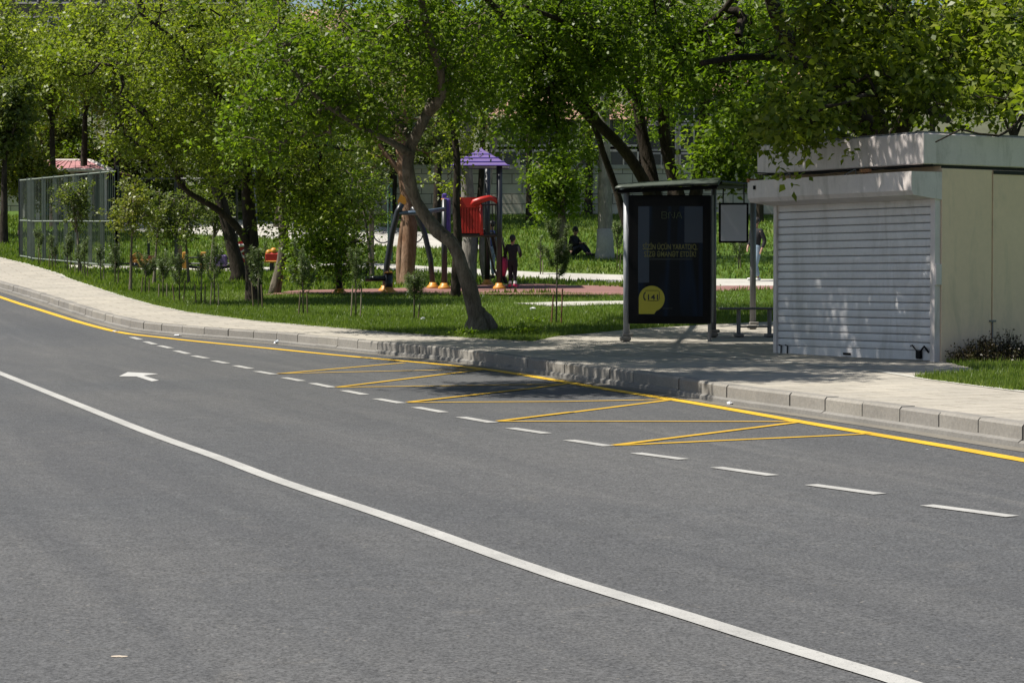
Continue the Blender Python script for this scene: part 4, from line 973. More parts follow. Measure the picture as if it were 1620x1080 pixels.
# ------------------------------------------------------------------ court fence on the left
fp = [gp(px, py, LAWN) for px, py in ((33, 411), (46, 413), (52, 415), (70, 416.5), (88, 418), (105, 419.5), (122, 421), (143, 423), (162, 425), (184, 426))]
M_FP = plain('fence_post_green_grey', (.12, .145, .115), .9, spec=.15); M_FD = plain('fence_black', (.012, .016, .014), .5); M_FM = plain('fence_mesh_green', (.17, .195, .165), .9, spec=.15)
fe = empty('mesh_fence', fp[0], 'tall green wire mesh fence around the court at the left', 'fence')
def ftop(p, px): 
    ty = np.interp(px, [30, 184], [283, 268]); return at(px, ty, p.y).z
fpx = (33, 46, 52, 70, 88, 105, 122, 143, 162, 184)
tops = [ftop(p, px) for p, px in zip(fp, fpx)]
for i, p in enumerate(fp):
    m = MB(); m.box((p.x, p.y, (p.z-.1+tops[i])/2), (.11, .10, tops[i]-p.z+.1)); part(m, 'post', M_FP if 0 < i < len(fp)-1 else M_FD, fe)
for i in range(len(fp)-1):
    a, b = fp[i], fp[i+1]; ta, tb_ = tops[i]-.06, tops[i+1]-.06; m = MB(); L = (b-a).length; k = max(4, int((b-a).xy.length/.065))
    for j in range(k):
        t = (j+.5)/k; p = a.lerp(b, t); zt_ = ta+(tb_-ta)*t; m.box((p.x, p.y-.07, (p.z+.1+zt_)/2), (.011, .006, zt_-p.z-.1))
    for j in range(3):
        f = (0, .47, 1)[j]; q0_ = Vector((a.x, a.y-.06, a.z+.12+(ta-a.z-.12)*f)); q1_ = Vector((b.x, b.y-.06, b.z+.12+(tb_-b.z-.12)*f)); m.tube([q0_, q1_], .026, 4)
    o = part(m, 'mesh_panel', M_FM, fe)
# black open frame continuing right
ff = [gp(px, py, LAWN) for px, py in ((186, 426), (235, 424), (279, 422), (375, 424))]
f2 = empty('black_fence_frame', ff[0], 'open black post and rail frame right of the green mesh fence', 'fence')
for p, px, ty in zip(ff, (186, 235, 279, 375), (262, 342, 262, 300)):
    t_ = at(px, ty, p.y).z; m = MB(); m.box((p.x, p.y, (p.z-.1+t_)/2), (.10 if ty < 300 else .06, .10, t_-p.z+.1)); part(m, 'post', M_FD, f2)
for ya_, yb2 in ((283, 283), (343, 344), (417, 417)):
    m = MB(); m.tube([at(186, ya_, ff[0].y), at(279, ya_, ff[2].y), at(375, yb2, ff[3].y)], .03, 6); part(m, 'rail', M_FD, f2)
# thin wires in it
m = MB()
for j in range(30):
    t = j/29; p = ff[0].lerp(ff[2], t); m.tube([at(186+93*t, 344, p.y), at(186+93*t, 416, p.y)], .006, 3)
part(m, 'mesh_panel', M_FD, f2)

# ------------------------------------------------------------------ pavilion
def pavilion():
    Y = 84; base = gp(105, 346, LAWN); Y = base.y; c = Vector((at(104, 300, Y).x, Y, base.z)); s = Y/F
    ro = empty('pavilion', c, 'open pavilion with a pink red hipped roof and white trim behind the court', 'pavilion')
    w2 = 90*s; ze = at(0, 274, Y).z; zr = at(0, 254, Y).z; d2 = 2.4
    m = MB(); V = [c.copy() for _ in range(0)]
    e = [Vector((c.x-w2, c.y-d2, ze)), Vector((c.x+w2, c.y-d2, ze)), Vector((c.x+w2, c.y+d2, ze)), Vector((c.x-w2, c.y+d2, ze))]
    r = [Vector((c.x-w2*.42, c.y, zr)), Vector((c.x+w2*.42, c.y, zr))]
    dz = Vector((0, 0, -.08)); m.add(e+r+[q+dz for q in e]+[q+dz for q in r], [(0, 1, 5, 4), (1, 2, 5), (2, 3, 4, 5), (3, 0, 4), (6, 10, 11, 7), (7, 11, 8), (8, 11, 10, 9), (9, 10, 6), (0, 6, 7, 1), (1, 7, 8, 2), (2, 8, 9, 3), (3, 9, 6, 0)])
    for k in range(17):
        t = k/16; m.tube([e[0].lerp(e[1], t)+Vector((0, 0, .01)), r[0].lerp(r[1], t)+Vector((0, 0, .01))], .018, 4)
    rf = part(m, 'roof', plain('roof_pink_red', (.42, .20, .21), .5, var=.1), ro)
    m = MB()
    for a, b in ((e[0], r[0]), (e[1], r[1]), (r[0], r[1]), (e[0], e[1])): m.tube([a, b], .07, 6)
    part(m, 'roof_trim', SW['white'], rf)
    for sx in (-.86, -.3, .3, .86):
        for sy in (-.85, .85):
            m = MB(); m.box((c.x+sx*w2, c.y+sy*d2, (c.z+ze)/2), (.14, .14, ze-c.z+.2)); part(m, 'column', SW['white'], ro)
    m = MB()
    for sy in (.85,): m.box((c.x, c.y+sy*d2, c.z+.85), (w2*1.7, .06, 1.5))
    part(m, 'back_panel', plain('pavilion_teal', (.05, .12, .11), .5), ro)
    m = MB(); m.box((c.x-.5, c.y, c.z+.75), (w2*1.2, .5, .07)); 
    for k in (-1, 1): m.box((c.x-.5+k*w2*.5, c.y, c.z+.37), (.1, .4, .72))
    part(m, 'counter', SW['white'], ro)
pavilion()
# lamp and pole
b = gp(397, 352, LAWN); Y = b.y
lp = empty('concrete_pole', b, 'grey concrete utility pole showing through the leaves at left', 'pole')
m = MB(); m.tube([b+Vector((0, 0, -.2)), at(397, 146, Y)], [.24, .20], 10); part(m, 'shaft', plain('pole_concrete', (.30, .32, .35), .8), lp, True)
m = MB()
for yy in (158, 172): m.tube([at(376, yy, Y), at(408, yy-2, Y)], .03, 6)
part(m, 'crossbar', SW['steel'], lp)
la = MB(); q = at(379, 176, Y); la.ball(q, (.16, .16, .14), 10, 7); la.tube([q+Vector((0, 0, .1)), q+Vector((0, 0, .22))], [.13, .05], 8); part(la, 'lamp_shade', plain('lamp_white', (.75, .74, .72), .3), lp, True)

# ------------------------------------------------------------------ playground
BLK = plain('playground_black', (.018, .020, .024), .35); ORG = plain('playground_orange', (.55, .24, .03), .45, var=.12); REDP = plain('playground_red', (.40, .022, .015), .4, var=.1); PUR = plain('playground_purple', (.15, .10, .26), .45, var=.12); PURD = plain('playground_violet', (.07, .04, .24), .4); BLU = plain('playground_steel_blue', (.10, .14, .20), .4, .3)
def foot(root, p, r=.17):
    m = MB(); m.tube([p+Vector((0, 0, -.02)), p+Vector((0, 0, .05)), p+Vector((0, 0, .10)), p+Vector((0, 0, .15))], [r, r*.95, r*.6, r*.55], 12); return part(m, 'foot', ORG, root, True)
# swing like frame with two bowed legs
b0 = gp(609, 461, LAWN); b1 = gp(685, 456, LAWN); Y = b0.y
sw = empty('climbing_frame', b0, 'black bowed leg exercise frame with an orange cap left of the ochre trunk', 'climbing frame')
m = MB(); m.tube([b0, at(612, 420, Y), at(620, 370, Y), at(629, 335, Y), at(636, 322, Y)], .075, 10); l_ = part(m, 'leg', BLK, sw, True); foot(l_, b0)
m = MB(); m.tube([b1, at(681, 410, b1.y), at(672, 370, b1.y), at(660, 340, b1.y), at(652, 328, b1.y)], .07, 10); l_ = part(m, 'leg', BLK, sw, True); foot(l_, b1)
m = MB(); m.tube([at(628, 337, Y), at(660, 337, Y), at(703, 331, Y+1)], .055, 8); part(m, 'beam', BLU, sw, True)
m = MB(); m.prism([at(630, 325, Y), at(629, 318, Y), at(634, 307, Y), at(641, 312, Y), at(643, 320, Y), at(638, 327, Y)], (0, .2, 0)); part(m, 'cap', ORG, sw)
# balance post with arm
b = gp(615, 464, LAWN); Y = b.y
bp = empty('balance_post', b, 'short black post with orange cap and a black bar reaching left', 'balance bar')
m = MB(); m.tube([b, at(615, 432, Y)], .10, 12); pp = part(m, 'post', BLK, bp, True); foot(pp, b, .2); m = MB(); m.tube([at(615, 432, Y), at(615, 429, Y)], [.12, .07], 12); part(m, 'cap', ORG, pp, True)
m = MB(); m.tube([at(578, 441, Y), at(612, 440, Y)], .07, 10); part(m, 'arm', BLK, bp, True)
b = gp(537, 466, LAWN); Y = b.y
bp = empty('playground_post', b, 'single black playground post with an orange foot below the hanging foliage', 'post')
m = MB(); m.tube([b, at(536, 425, Y), at(536, 380, Y)], .08, 10); pp = part(m, 'shaft', BLK, bp, True); foot(bp, b, .2)
m = MB(); m.box(at(541, 388, Y)+Vector((.1, 0, 0)), (.5, .05, .35)); part(m, 'sign_plate', plain('plate_brown', (.12, .08, .06), .6), bp)
# play tower
pb = [gp(703, 457, LAWN), gp(790, 457, LAWN), gp(771, 451, LAWN), gp(725, 452, LAWN)]; Y = pb[0].y
pt = empty('play_tower', gp(747, 457, LAWN), 'red and purple play tower on black posts with a pointed purple roof', 'play tower')
for p, px, ty in zip(pb, (703, 790, 771, 725), (315, 262, 262, 262)):
    m = MB(); m.tube([p, at(px, ty, p.y)], .075, 10); l_ = part(m, 'post', BLK, pt, True); foot(l_, p)
def tb(px0, py0, px1, py1, d0, d1, mat, name, bev=.02):
    a = at(px0, py1, Y+d0); b = at(px1, py0, Y+d0); m = MB(); m.box(((a.x+b.x)/2, Y+(d0+d1)/2, (a.z+b.z)/2), (b.x-a.x, d1-d0, b.z-a.z), bev=bev); return part(m, name, mat, pt)
tb(702, 369, 792, 374, .0, 1.3, BLK, 'platform')
# red panel with vertical slats
a = at(725, 369, Y); b = at(761, 313, Y); m = MB()
m.box(((a.x+b.x)/2, Y-.02, b.z-.12), (b.x-a.x, .05, .26)); k = 8
for i in range(k):
    m.box((a.x+(b.x-a.x)*(i+.5)/k, Y-.02, (a.z+b.z)/2-.05), ((b.x-a.x)/k*.78, .04, b.z-a.z-.1), bev=.01)
m.box(((a.x+b.x)/2, Y+.01, (a.z+b.z)/2), (b.x-a.x, .01, b.z-a.z)); part(m, 'red_panel', REDP, pt)
m = MB(); arc = [at(746, 325, Y-.15), at(750, 320, Y-.15), at(762, 316, Y-.15), at(774, 313, Y-.1), at(782, 315, Y), at(788, 321, Y)]
m.tube(arc, [.05, .08, .08, .07, .07, .05], 8); m.tube([at(762, 372, Y), at(761, 350, Y), at(760, 324, Y)], .05, 8); part(m, 'slide_hood', REDP, pt, True)
m = MB()
for xx in (764, 769, 774, 779, 784): m.tube([at(xx, 369, Y+.05), at(xx, 324, Y+.05)], .014, 5)
m.tube([at(762, 324, Y+.05), at(789, 324, Y+.05)], .02, 6); part(m, 'railing', BLK, pt)
m = MB(); m.box(at(705, 342, Y)+Vector((.02, .2, 0)), (.20, .5, .92), bev=.08); m.box(at(703, 312, Y)+Vector((0, .2, 0)), (.12, .3, .2), bev=.05); part(m, 'violet_panel', PURD, pt)
m = MB()
for yy in (315, 325): m.tube([at(719, yy, Y-.05), at(729, yy, Y-.05)], .035, 6)
m.tube([at(698, 316, Y), at(703, 316, Y)], .04, 6); part(m, 'yellow_clamp', ORG, pt)
# pyramid roof in stepped bands
c = at(763, 264, Y+.6); hw = .62*1.02; m = MB(); apex = at(760, 236, Y+.6)
lev = [(0, .74), (.10, .62), (.11, .60), (.21, .46), (.22, .44), (.32, .28), (.33, .26), (.46, .07), (.52, .03)]
vs = []; fs = []
for z, r in lev:
    for sx, sy in ((-1, -1), (1, -1), (1, 1), (-1, 1)): vs.append((c.x-.05+sx*r*.98, c.y+sy*r*.98, c.z+z*.95))
for i in range(len(lev)-1):
    for j in range(4): fs.append((i*4+j, i*4+(j+1) % 4, i*4+4+(j+1) % 4, i*4+4+j))
fs.append((0, 3, 2, 1)); m.add(vs, fs); rf = part(m, 'roof', PUR, pt)
m = MB()
for (z, r) in ((.105, .62), (.215, .46), (.325, .28), (0, .745)):
    q = [Vector((c.x-.05+sx*r, c.y+sy*r, c.z+z*.95)) for sx, sy in ((-1, -1), (1, -1), (1, 1), (-1, 1), (-1, -1))]; m.tube(q, .016, 4)
part(m, 'roof_seam', PURD, rf)
# slide behind and steps
m = MB(); pts = [at(778, 368, Y+.8), at(786, 400, Y+1.2), at(793, 430, Y+1.6), at(800, 446, Y+2.0)]; 
for d in (-.2, .2): m.tube([p+Vector((d, 0, .1)) for p in pts], .03, 6)
m.tube(pts, .06, 6); part(m, 'slide', BLK, pt)
# green goal like frame
b = gp(618, 414, LAWN); Y = b.y
gf = empty('pull_up_bars', b, 'tall thin green steel frame behind the bowed legs', 'exercise bars')
for xx in (614, 619): m = MB(); m.tube([gp(xx+1, 414, LAWN), at(xx, 297, Y)], .03, 6); part(m, 'post', plain('bar_green', (.06, .11, .10), .4), gf)
m = MB(); m.tube([at(614, 297, Y), at(622, 285, Y-.3), at(619, 297, Y)], .025, 6); part(m, 'crossbar', MATS['bar_green'], gf)
# picnic table
b = gp(582, 437, LAWN); Y = b.y
pc = empty('picnic_table', b, 'dark picnic table with slanted legs at the near edge of the path', 'picnic table')
m = MB(); m.box(at(568, 415, Y), (1.0, .7, .06)); part(m, 'tabletop', plain('table_wood', (.12, .10, .05), .7), pc)
for sx in (0, 1):
    m = MB(); x_ = 558+sx*22; m.tube([at(x_, 416, Y), at(x_+8, 436, Y)], .045, 6); m.tube([at(x_+6, 416, Y+.3), at(x_-3, 436, Y+.3)], .045, 6); part(m, 'leg', BLK, pc)
b = gp(588, 438, LAWN); Y = b.y
po = empty('wooden_post', b, 'plain grey wooden post beside the picnic table', 'post'); m = MB(); m.box((b.x, b.y, b.z+.9), (.14, .14, 2.0), bev=.01); m.box((b.x, b.y, b.z+1.92), (.18, .18, .05), bev=.01); part(m, 'shaft', plain('post_wood', (.16, .13, .10), .9), po)
# spring rider and toy vehicles, red slide arch
b = gp(222, 424, LAWN); Y = b.y
tv = empty('toy_digger', b, 'small yellow orange toy digger at the edge of the playground', 'play vehicle')
m = MB(); m.tube([at(210, 419, Y), at(210, 408, Y), at(217, 404, Y), at(226, 408, Y), at(230, 418, Y)], .10, 8); part(m, 'arm', ORG, tv, True)
m = MB(); m.box(at(222, 416, Y), (.42, .3, .28), bev=.06); m.box(at(238, 414, Y), (.30, .3, .16), bev=.05); part(m, 'body', ORG, tv)
m = MB(); m.box(at(240, 411, Y-.1), (.18, .25, .25), bev=.04); part(m, 'bucket', plain('rust_red', (.30, .07, .03), .5), tv)
for xx in (214, 236): m = MB(); p = at(xx, 421, Y-.2); m.tube([p, p+Vector((0, .35, 0))], .10, 12); part(m, 'wheel', BLK, tv, True)
b = gp(385, 432, LAWN); Y = b.y
ra = empty('red_play_panel', b, 'red arched play panel with white bars between dark and grey trunks', 'play panel')
m = MB(); arch = [at(372, 431, Y), at(373, 388, Y), at(378, 382, Y), at(387, 379.5, Y), at(394, 381, Y), at(397, 431, Y)]; m.prism([at(373, 404, Y), at(373, 386, Y), at(378, 382, Y), at(387, 380, Y), at(395, 382, Y), at(395, 412, Y), at(384, 416, Y)], (0, .08, 0)); part(m, 'panel', REDP, ra)
m = MB(); m.tube([at(372, 389, Y-.05), at(396, 387, Y-.05)], .05, 6); m.tube([at(374, 404, Y-.05), at(392, 384+8, Y-.05)], .03, 6); m.tube([at(376, 398, Y-.05), at(394, 414, Y-.05)], .03, 6); part(m, 'white_bar', SW['white'], ra)
m = MB(); 
for xx in (374, 395): m.tube([gp(xx, 432, LAWN), at(xx, 386, Y)], .05, 8)
part(m, 'post', REDP, ra)
b = gp(350, 428, LAWN); Y = b.y
rp = empty('rope_bridge', b, 'low play bridge with dark rails behind the thin trunks', 'play bridge')
m = MB(); m.tube([at(285, 420, Y), at(320, 424, Y), at(350, 424, Y), at(366, 421, Y)], .05, 6); m.tube([at(285, 408, Y), at(325, 407, Y), at(366, 409, Y)], .025, 6); part(m, 'rail', BLK, rp)
m = MB(); m.box(at(350, 412, Y), (.35, .3, .35), bev=.05); part(m, 'purple_box', PUR, rp)
for xx in (293, 322): m = MB(); m.box(at(xx, 412, Y-.1), (.16, .1, .5), bev=.02); part(m, 'yellow_plate', ORG, rp)
for xx in (285, 366): m = MB(); m.box(at(xx, 412, Y), (.1, .1, .9)); part(m, 'post', M_STAKE, rp)
b = gp(430, 430, LAWN); Y = b.y
sr = empty('spring_rider', b, 'red and orange spring rider right of the grey forked trunk', 'spring rider')
m = MB(); m.box(at(431, 407, Y), (.42, .2, .28), bev=.07); part(m, 'body', REDP, sr)
m = MB(); m.ball(at(425, 400, Y), .10, 10, 7); m.ball(at(433, 397, Y), .10, 10, 7); part(m, 'head', ORG, sr, True)
m = MB(); m.tube([b+Vector((0, 0, -.02)), at(430, 420, Y), at(431, 412, Y)], .07, 8); part(m, 'spring', BLK, sr)
m = MB(); m.box(at(431, 414, Y), (.55, .25, .06), bev=.02); part(m, 'footrest', ORG, sr)

# ------------------------------------------------------------------ people
def skin(nodes, edges, name, mat, root, sub=2):
    """nodes: (x,y,z,r) in world; continuous skinned body"""
    me = bpy.data.meshes.new(name); org = root.location
    me.from_pydata([Vector(n[:3])-org for n in nodes], edges, []); o = bpy.data.objects.new(name, me); C.objects.link(o)
    md = o.modifiers.new('s', 'SKIN'); md.use_smooth_shade = True
    for i, n in enumerate(nodes):
        sv = me.skin_vertices[0].data[i]; sv.radius = (n[3], n[3]*(n[4] if len(n) > 4 else 1)); sv.use_root = (i == 0)
    o.modifiers.new('u', 'SUBSURF').levels = sub
    dg = bpy.context.evaluated_depsgraph_get(); dg.update(); nm = bpy.data.meshes.new_from_object(o.evaluated_get(dg)); bpy.data.objects.remove(o)
    nm.materials.clear(); nm.materials.append(mat); nm.polygons.foreach_set('use_smooth', [True]*len(nm.polygons))
    q = bpy.data.objects.new(name, nm); C.objects.link(q); q.parent = root; return q
SKIN = plain('skin', (.36, .20, .14), .5, var=.05)
def person(base, H, face, pose, label, cloth, hair=(.012, .009, .008), hairlen=.0):
    """pose: dict of joints in body units (x right of person, y forward, z up, all as fraction of height)"""
    root = empty('person', base, label, 'person'); a = face; M = Matrix.Rotation(a, 3, 'Z')
    def W(p): return base+M @ (Vector(p)*H)
    P = pose
    def nd(k, r, f=1): v = W(P[k]); return (v.x, v.y, v.z, r*H, f)
    def mid(k1, k2, t, r): v = W(Vector(P[k1]).lerp(Vector(P[k2]), t)); return (v.x, v.y, v.z, r*H)
    names = ['pelvis', 'waist', 'chest', 'neck', 'head0', 'head1']; N_ = [nd('pelvis', .058), nd('waist', .052), nd('chest', .060), nd('neck', .028), nd('head0', .040), nd('head1', .052), nd('head2', .044)]
    E_ = [(0, 1), (1, 2), (2, 3), (3, 4), (4, 5), (5, 6)]
    for s in ('l', 'r'):
        i = len(N_); N_ += [nd('hip'+s, .048), nd('knee'+s, .030), nd('ankle'+s, .022), nd('toe'+s, .018)]; E_ += [(0, i), (i, i+1), (i+1, i+2), (i+2, i+3)]
        i = len(N_); N_ += [nd('sh'+s, .030), nd('el'+s, .022), nd('wr'+s, .017), mid('wr'+s, 'hand'+s, .6, .019)]; E_ += [(2, i), (i, i+1), (i+1, i+2), (i+2, i+3)]
        j = len(N_)-1; d = Vector(P['hand'+s])-Vector(P['wr'+s])
        for k in range(5):
            o_ = Vector(((k-2)*.006, .004*(k == 0), 0)); L = (.75, 1.0, 1.12, 1.02, .8)[k]
            v = W(Vector(P['hand'+s])+o_+d*.45*L); N_.append((v.x, v.y, v.z, .0055*H)); E_.append((j, len(N_)-1))
    skin(N_, E_, 'body', SKIN, root)
    # shirt
    g = 1.16; N2 = [nd('pelvis', .084), nd('waist', .078), nd('chest', .088), nd('neck', .036)]; E2 = [(0, 1), (1, 2), (2, 3)]
    for s in ('l', 'r'):
        i = len(N2); N2 += [nd('sh'+s, .043), nd('el'+s, .034), mid('el'+s, 'wr'+s, .92, .026)]; E2 += [(2, i), (i, i+1), (i+1, i+2)]
    skin(N2, E2, 'jacket', cloth['top'], root)
    N3 = [nd('pelvis', .078), nd('waist', .066)]; E3 = [(0, 1)]
    for s in ('l', 'r'):
        i = len(N3); N3 += [nd('hip'+s, .064), nd('knee'+s, .044*cloth.get('leg', 1)), mid('knee'+s, 'ankle'+s, .9, .033*cloth.get('leg', 1))]; E3 += [(0, i), (i, i+1), (i+1, i+2)]
    skin(N3, E3, 'trousers', cloth['legs'], root)
    for s in ('l', 'r'):
        v0, v1 = W(P['ankle'+s]), W(P['toe'+s]); m = MB(); d = (v1-v0); d.z = 0; d.normalize()
        m.tube([v0-d*.03*H+Vector((0, 0, -.012*H)), v0+Vector((0, 0, -.010*H)), v1+Vector((0, 0, 0))+d*.01*H], [.024*H, .027*H, .018*H], 8)
        m.box((v0+v1)/2+Vector((0, 0, -.026*H)), (.05*H, .05*H, .016*H)); part(m, 'shoe', cloth['shoe'], root, True)
    hm = plain('hair_%d' % len(bpy.data.materials), hair, .6)
    h1 = W(P['head1']); h2 = W(P['head2']); bk_ = M @ Vector((0, -.010*H, .012*H)); m = MB()
    m.ball((h1+h2)/2+bk_, (.060*H, .064*H, .066*H), 12, 9)
    if hairlen: m.tube([h1+M @ Vector((0, -.045*H, .01*H)), h1+M @ Vector((0, -.058*H, -.04*H)), h1+M @ Vector((0, -.05*H, -hairlen*H))], [.03*H, .025*H, .012*H], 8)
    part(m, 'hair', hm, root, True)
    # face features
    fm = plain('eye_dark', (.02, .015, .012), .4)
    for sx in (-1, 1):
        m = MB(); m.ball(h1+M @ Vector((sx*.019*H, .046*H, .012*H)), .006*H, 6, 5); part(m, 'eye', fm, root)
        m = MB(); m.ball(h1+M @ Vector((sx*.053*H, .0, .004*H)), (.008*H, .012*H, .018*H), 6, 5); part(m, 'ear', SKIN, root)
    m = MB(); m.ball(h1+M @ Vector((0, .054*H, -.004*H)), (.008*H, .012*H, .013*H), 6, 5); part(m, 'nose', SKIN, root)
    m = MB(); m.ball(h1+M @ Vector((0, .046*H, -.026*H)), (.015*H, .005*H, .004*H), 8, 5); part(m, 'mouth', plain('lips', (.30, .10, .09), .5), root)
    return root, W
stand = dict(pelvis=(0, 0, .52), waist=(0, 0, .60), chest=(0, .0, .74), neck=(0, 0, .84), head0=(0, .005, .875), head1=(0, .008, .925), head2=(0, .004, .958),
             hipl=(-.05, 0, .50), kneel=(-.05, .01, .285), anklel=(-.048, 0, .045), toel=(-.055, .08, .022), hipr=(.05, 0, .50), kneer=(.05, .01, .285), ankler=(.048, 0, .045), toer=(.055, .08, .022),
             shl=(-.105, 0, .80), ell=(-.135, -.02, .63), wrl=(-.14, .02, .49), handl=(-.14, .03, .43), shr=(.105, 0, .80), elr=(.135, -.02, .63), wrr=(.14, .02, .49), handr=(.14, .03, .43))
BLKC = plain('black_cloth', (.012, .011, .014), .9); JEAN = plain('jeans_pale', (.22, .29, .36), .9, var=.2, scale=18); JEAND = plain('jeans_blue', (.06, .09, .20), .9, var=.2, scale=18); WHC = plain('white_cloth', (.6, .6, .58), .8)
PINK = plain('pink_cloth', (.50, .04, .12), .8, var=.15)
b = gp(811, 457, LAWN)
pose = dict(stand); pose.update(ell=(-.15, .0, .65), wrl=(-.165, .05, .56), handl=(-.17, .08, .52), elr=(.16, -.03, .66), wrr=(.13, .07, .60), handr=(.10, .12, .60), anklel=(-.055, .0, .085), ankler=(.045, .0, .085), toel=(-.095, .05, .062), toer=(.085, .06, .062), kneel=(-.045, .015, .30), kneer=(.04, .015, .30))
girl, W = person(b, 1.36, R(-15), pose, 'child in black clothes on pink roller skates holding a pink jacket', dict(top=BLKC, legs=BLKC, shoe=PINK), hairlen=.05)
for s in (-1, 1):
    m = MB(); q = W((s*.062-.01, .02, .0)); 
    for d in (-.07, -.02, .03, .08): m.tube([q+Vector((d, -.02, .035)), q+Vector((d, .02, .035))], .035, 10)
    m.box(q+Vector((.005, 0, .068)), (.22, .04, .03)); part(m, 'skate_wheels', plain('skate_grey', (.14, .14, .16), .5), girl)
    m = MB(); m.tube([W((s*.047, .0, .10)), W((s*.047, 0, .15))], [.048, .042], 8); part(m, 'sock', WHC, girl)
m = MB(); q = W((-.165, .06, .57)); m.tube([q+Vector((0, 0, .05)), q+Vector((-.06, 0, -.08)), q+Vector((-.05, 0, -.26)), q+Vector((-.02, 0, -.45))], [.05, .12, .10, .035], 9, bulge=lambda i, k: 1+.18*math.sin(k*2.4+i)); 
pj = m.build('jacket_in_hand', PINK, None, True, loc=q); pj.name = 'pink_jacket'; tag(pj, 'pink jacket dangling from the hand of the child on skates', 'jacket')
# man walking behind the shelter post
b = gp(1196, 446, LAWN)
pose = dict(stand); pose.update(hipl=(-.045, 0, .50), kneel=(-.05, .06, .30), anklel=(-.05, .15, .06), toel=(-.055, .22, .045), kneer=(.05, -.01, .285), ankler=(.05, -.10, .06), toer=(.055, -.03, .022), ell=(-.15, -.05, .64), wrl=(-.13, .0, .52), handl=(-.12, .02, .46), elr=(.15, -.03, .66), wrr=(.12, .06, .56), handr=(.10, .09, .50))
person(b, 1.74, R(128), pose, 'walking person in a black jacket, white collar and pale jeans behind the shelter post', dict(top=BLKC, legs=JEAN, shoe=WHC, leg=1.2), hair=(.02, .014, .01))
# adult by the tower steps
b = gp(778, 450, LAWN); b.y += .8; b.z = G(b.y)+LAWN+.12
pose = dict(stand); pose.update(kneel=(-.05, .07, .30), anklel=(-.05, .05, .06), toel=(-.05, .12, .04), elr=(.14, .06, .68), wrr=(.12, .16, .74), handr=(.11, .2, .78))
person(b, 1.55, R(70), pose, 'person in a blue top and jeans climbing behind the tower posts', dict(top=plain('blue_cloth', (.04, .06, .22), .8), legs=JEAN, shoe=BLKC))
# person sitting by the park tree
b = gp(905, 405, LAWN)
pose = dict(stand); pose.update(pelvis=(0, 0, .06), waist=(0, .01, .14), chest=(0, .04, .28), neck=(0, .06, .38), head0=(0, .07, .41), head1=(0, .08, .46), head2=(0, .075, .495), hipl=(-.05, .03, .06), kneel=(-.08, .22, .20), anklel=(-.06, .36, .04), toel=(-.06, .43, .02), hipr=(.05, .03, .06), kneer=(.08, .22, .20), ankler=(.06, .36, .04), toer=(.06, .43, .02),
     shl=(-.1, .04, .34), ell=(-.13, .12, .22), wrl=(-.09, .22, .24), handl=(-.06, .25, .24), shr=(.1, .04, .34), elr=(.13, .12, .22), wrr=(.09, .22, .24), handr=(.06, .25, .24))
person(b, 1.7, R(-120), pose, 'person in dark clothes sitting on the grass against the park tree', dict(top=BLKC, legs=plain('navy_cloth', (.015, .018, .03), .9), shoe=BLKC))
# bicycle on the upper path
def bicycle(px, py):
    b = gp(px, py, LAWN); Y = b.y; ro = empty('bicycle', b, 'dark bicycle standing on the upper path behind the ochre trunk', 'bicycle')
    for dx in (-.52, .52):
        m = MB(); c = b+Vector((dx, 0, .34)); ring = [c+Vector((.32*math.cos(t), 0, .32*math.sin(t))) for t in np.linspace(0, 2*math.pi, 25)]; m.tube(ring, .022, 6, caps=False)
        for k in range(8): t = k*math.pi/8; m.tube([c+Vector((.31*math.cos(t), 0, .31*math.sin(t))), c-Vector((.31*math.cos(t), 0, .31*math.sin(t)))], .004, 3)
        part(m, 'wheel', BLK, ro)
    m = MB(); P_ = lambda x, z: b+Vector((x, 0, z)); m.tube([P_(-.52, .34), P_(-.08, .34), P_(.36, .78), P_(-.2, .80), P_(-.08, .34)], .018, 6); m.tube([P_(-.52, .34), P_(-.2, .80), P_(-.23, .92)], .014, 6); m.tube([P_(.52, .34), P_(.36, .80), P_(.33, .98)], .016, 6); part(m, 'frame', plain('bike_frame', (.05, .05, .07), .4), ro)
    m = MB(); m.box(P_(-.24, .94), (.26, .12, .05), bev=.02); part(m, 'saddle', BLK, ro)
    m = MB(); m.tube([P_(.33, .98)+Vector((0, -.26, .02)), P_(.36, 1.0), P_(.33, .98)+Vector((0, .26, .02))], .014, 6); part(m, 'handlebar', BLK, ro)
bicycle(630, 385)

# ------------------------------------------------------------------ behind: retaining walls, houses, hill
def wall_seg(name, px0, px1, pyb, pyt, Y, label, mat, cap=True, off=0):
    a = at(px0, pyb, Y); b = at(px1, pyb, Y+off); top = at(px0, pyt, Y).z; ro = empty(name, ((a.x+b.x)/2, Y+off/2, G(Y)), label, 'wall')
    d = (b-a); d.z = 0; L = d.length; d.normalize(); rot = Matrix((d, Vector((-d.y, d.x, 0)), Vector((0, 0, 1)))).transposed()
    zb_ = G(Y)-1; m = MB(); m.box(((a.x+b.x)/2, (a.y+b.y)/2, (zb_+top)/2), (L, .6, top-zb_), rot); part(m, 'wall', mat, ro)
    if cap: m = MB(); m.box(((a.x+b.x)/2, (a.y+b.y)/2, top+.08), (L+.1, .75, .16), rot); part(m, 'coping', M_PATH, ro)
    return ro, top
STN = m_wall_stone(); BEI = plain('beige_render', (.62, .56, .45), .85, var=.12, scale=.6, dirt=(.28, .25, .2)); GRY = plain('grey_render', (.24, .225, .21), .9, var=.15, scale=.4, dirt=(.16, .15, .14)); BRN = plain('brown_render', (.13, .11, .095), .9, var=.15, scale=.4, dirt=(.13, .11, .1))
TILE = plain('roof_tile', (.28, .16, .11), .8, var=.2, scale=4); WIN = plain('window_glass', (.03, .035, .04), .12)
wall_seg('retaining_wall', 560, 1900, 335, 268, 91, 'long beige stone retaining wall behind the park on the right', STN)
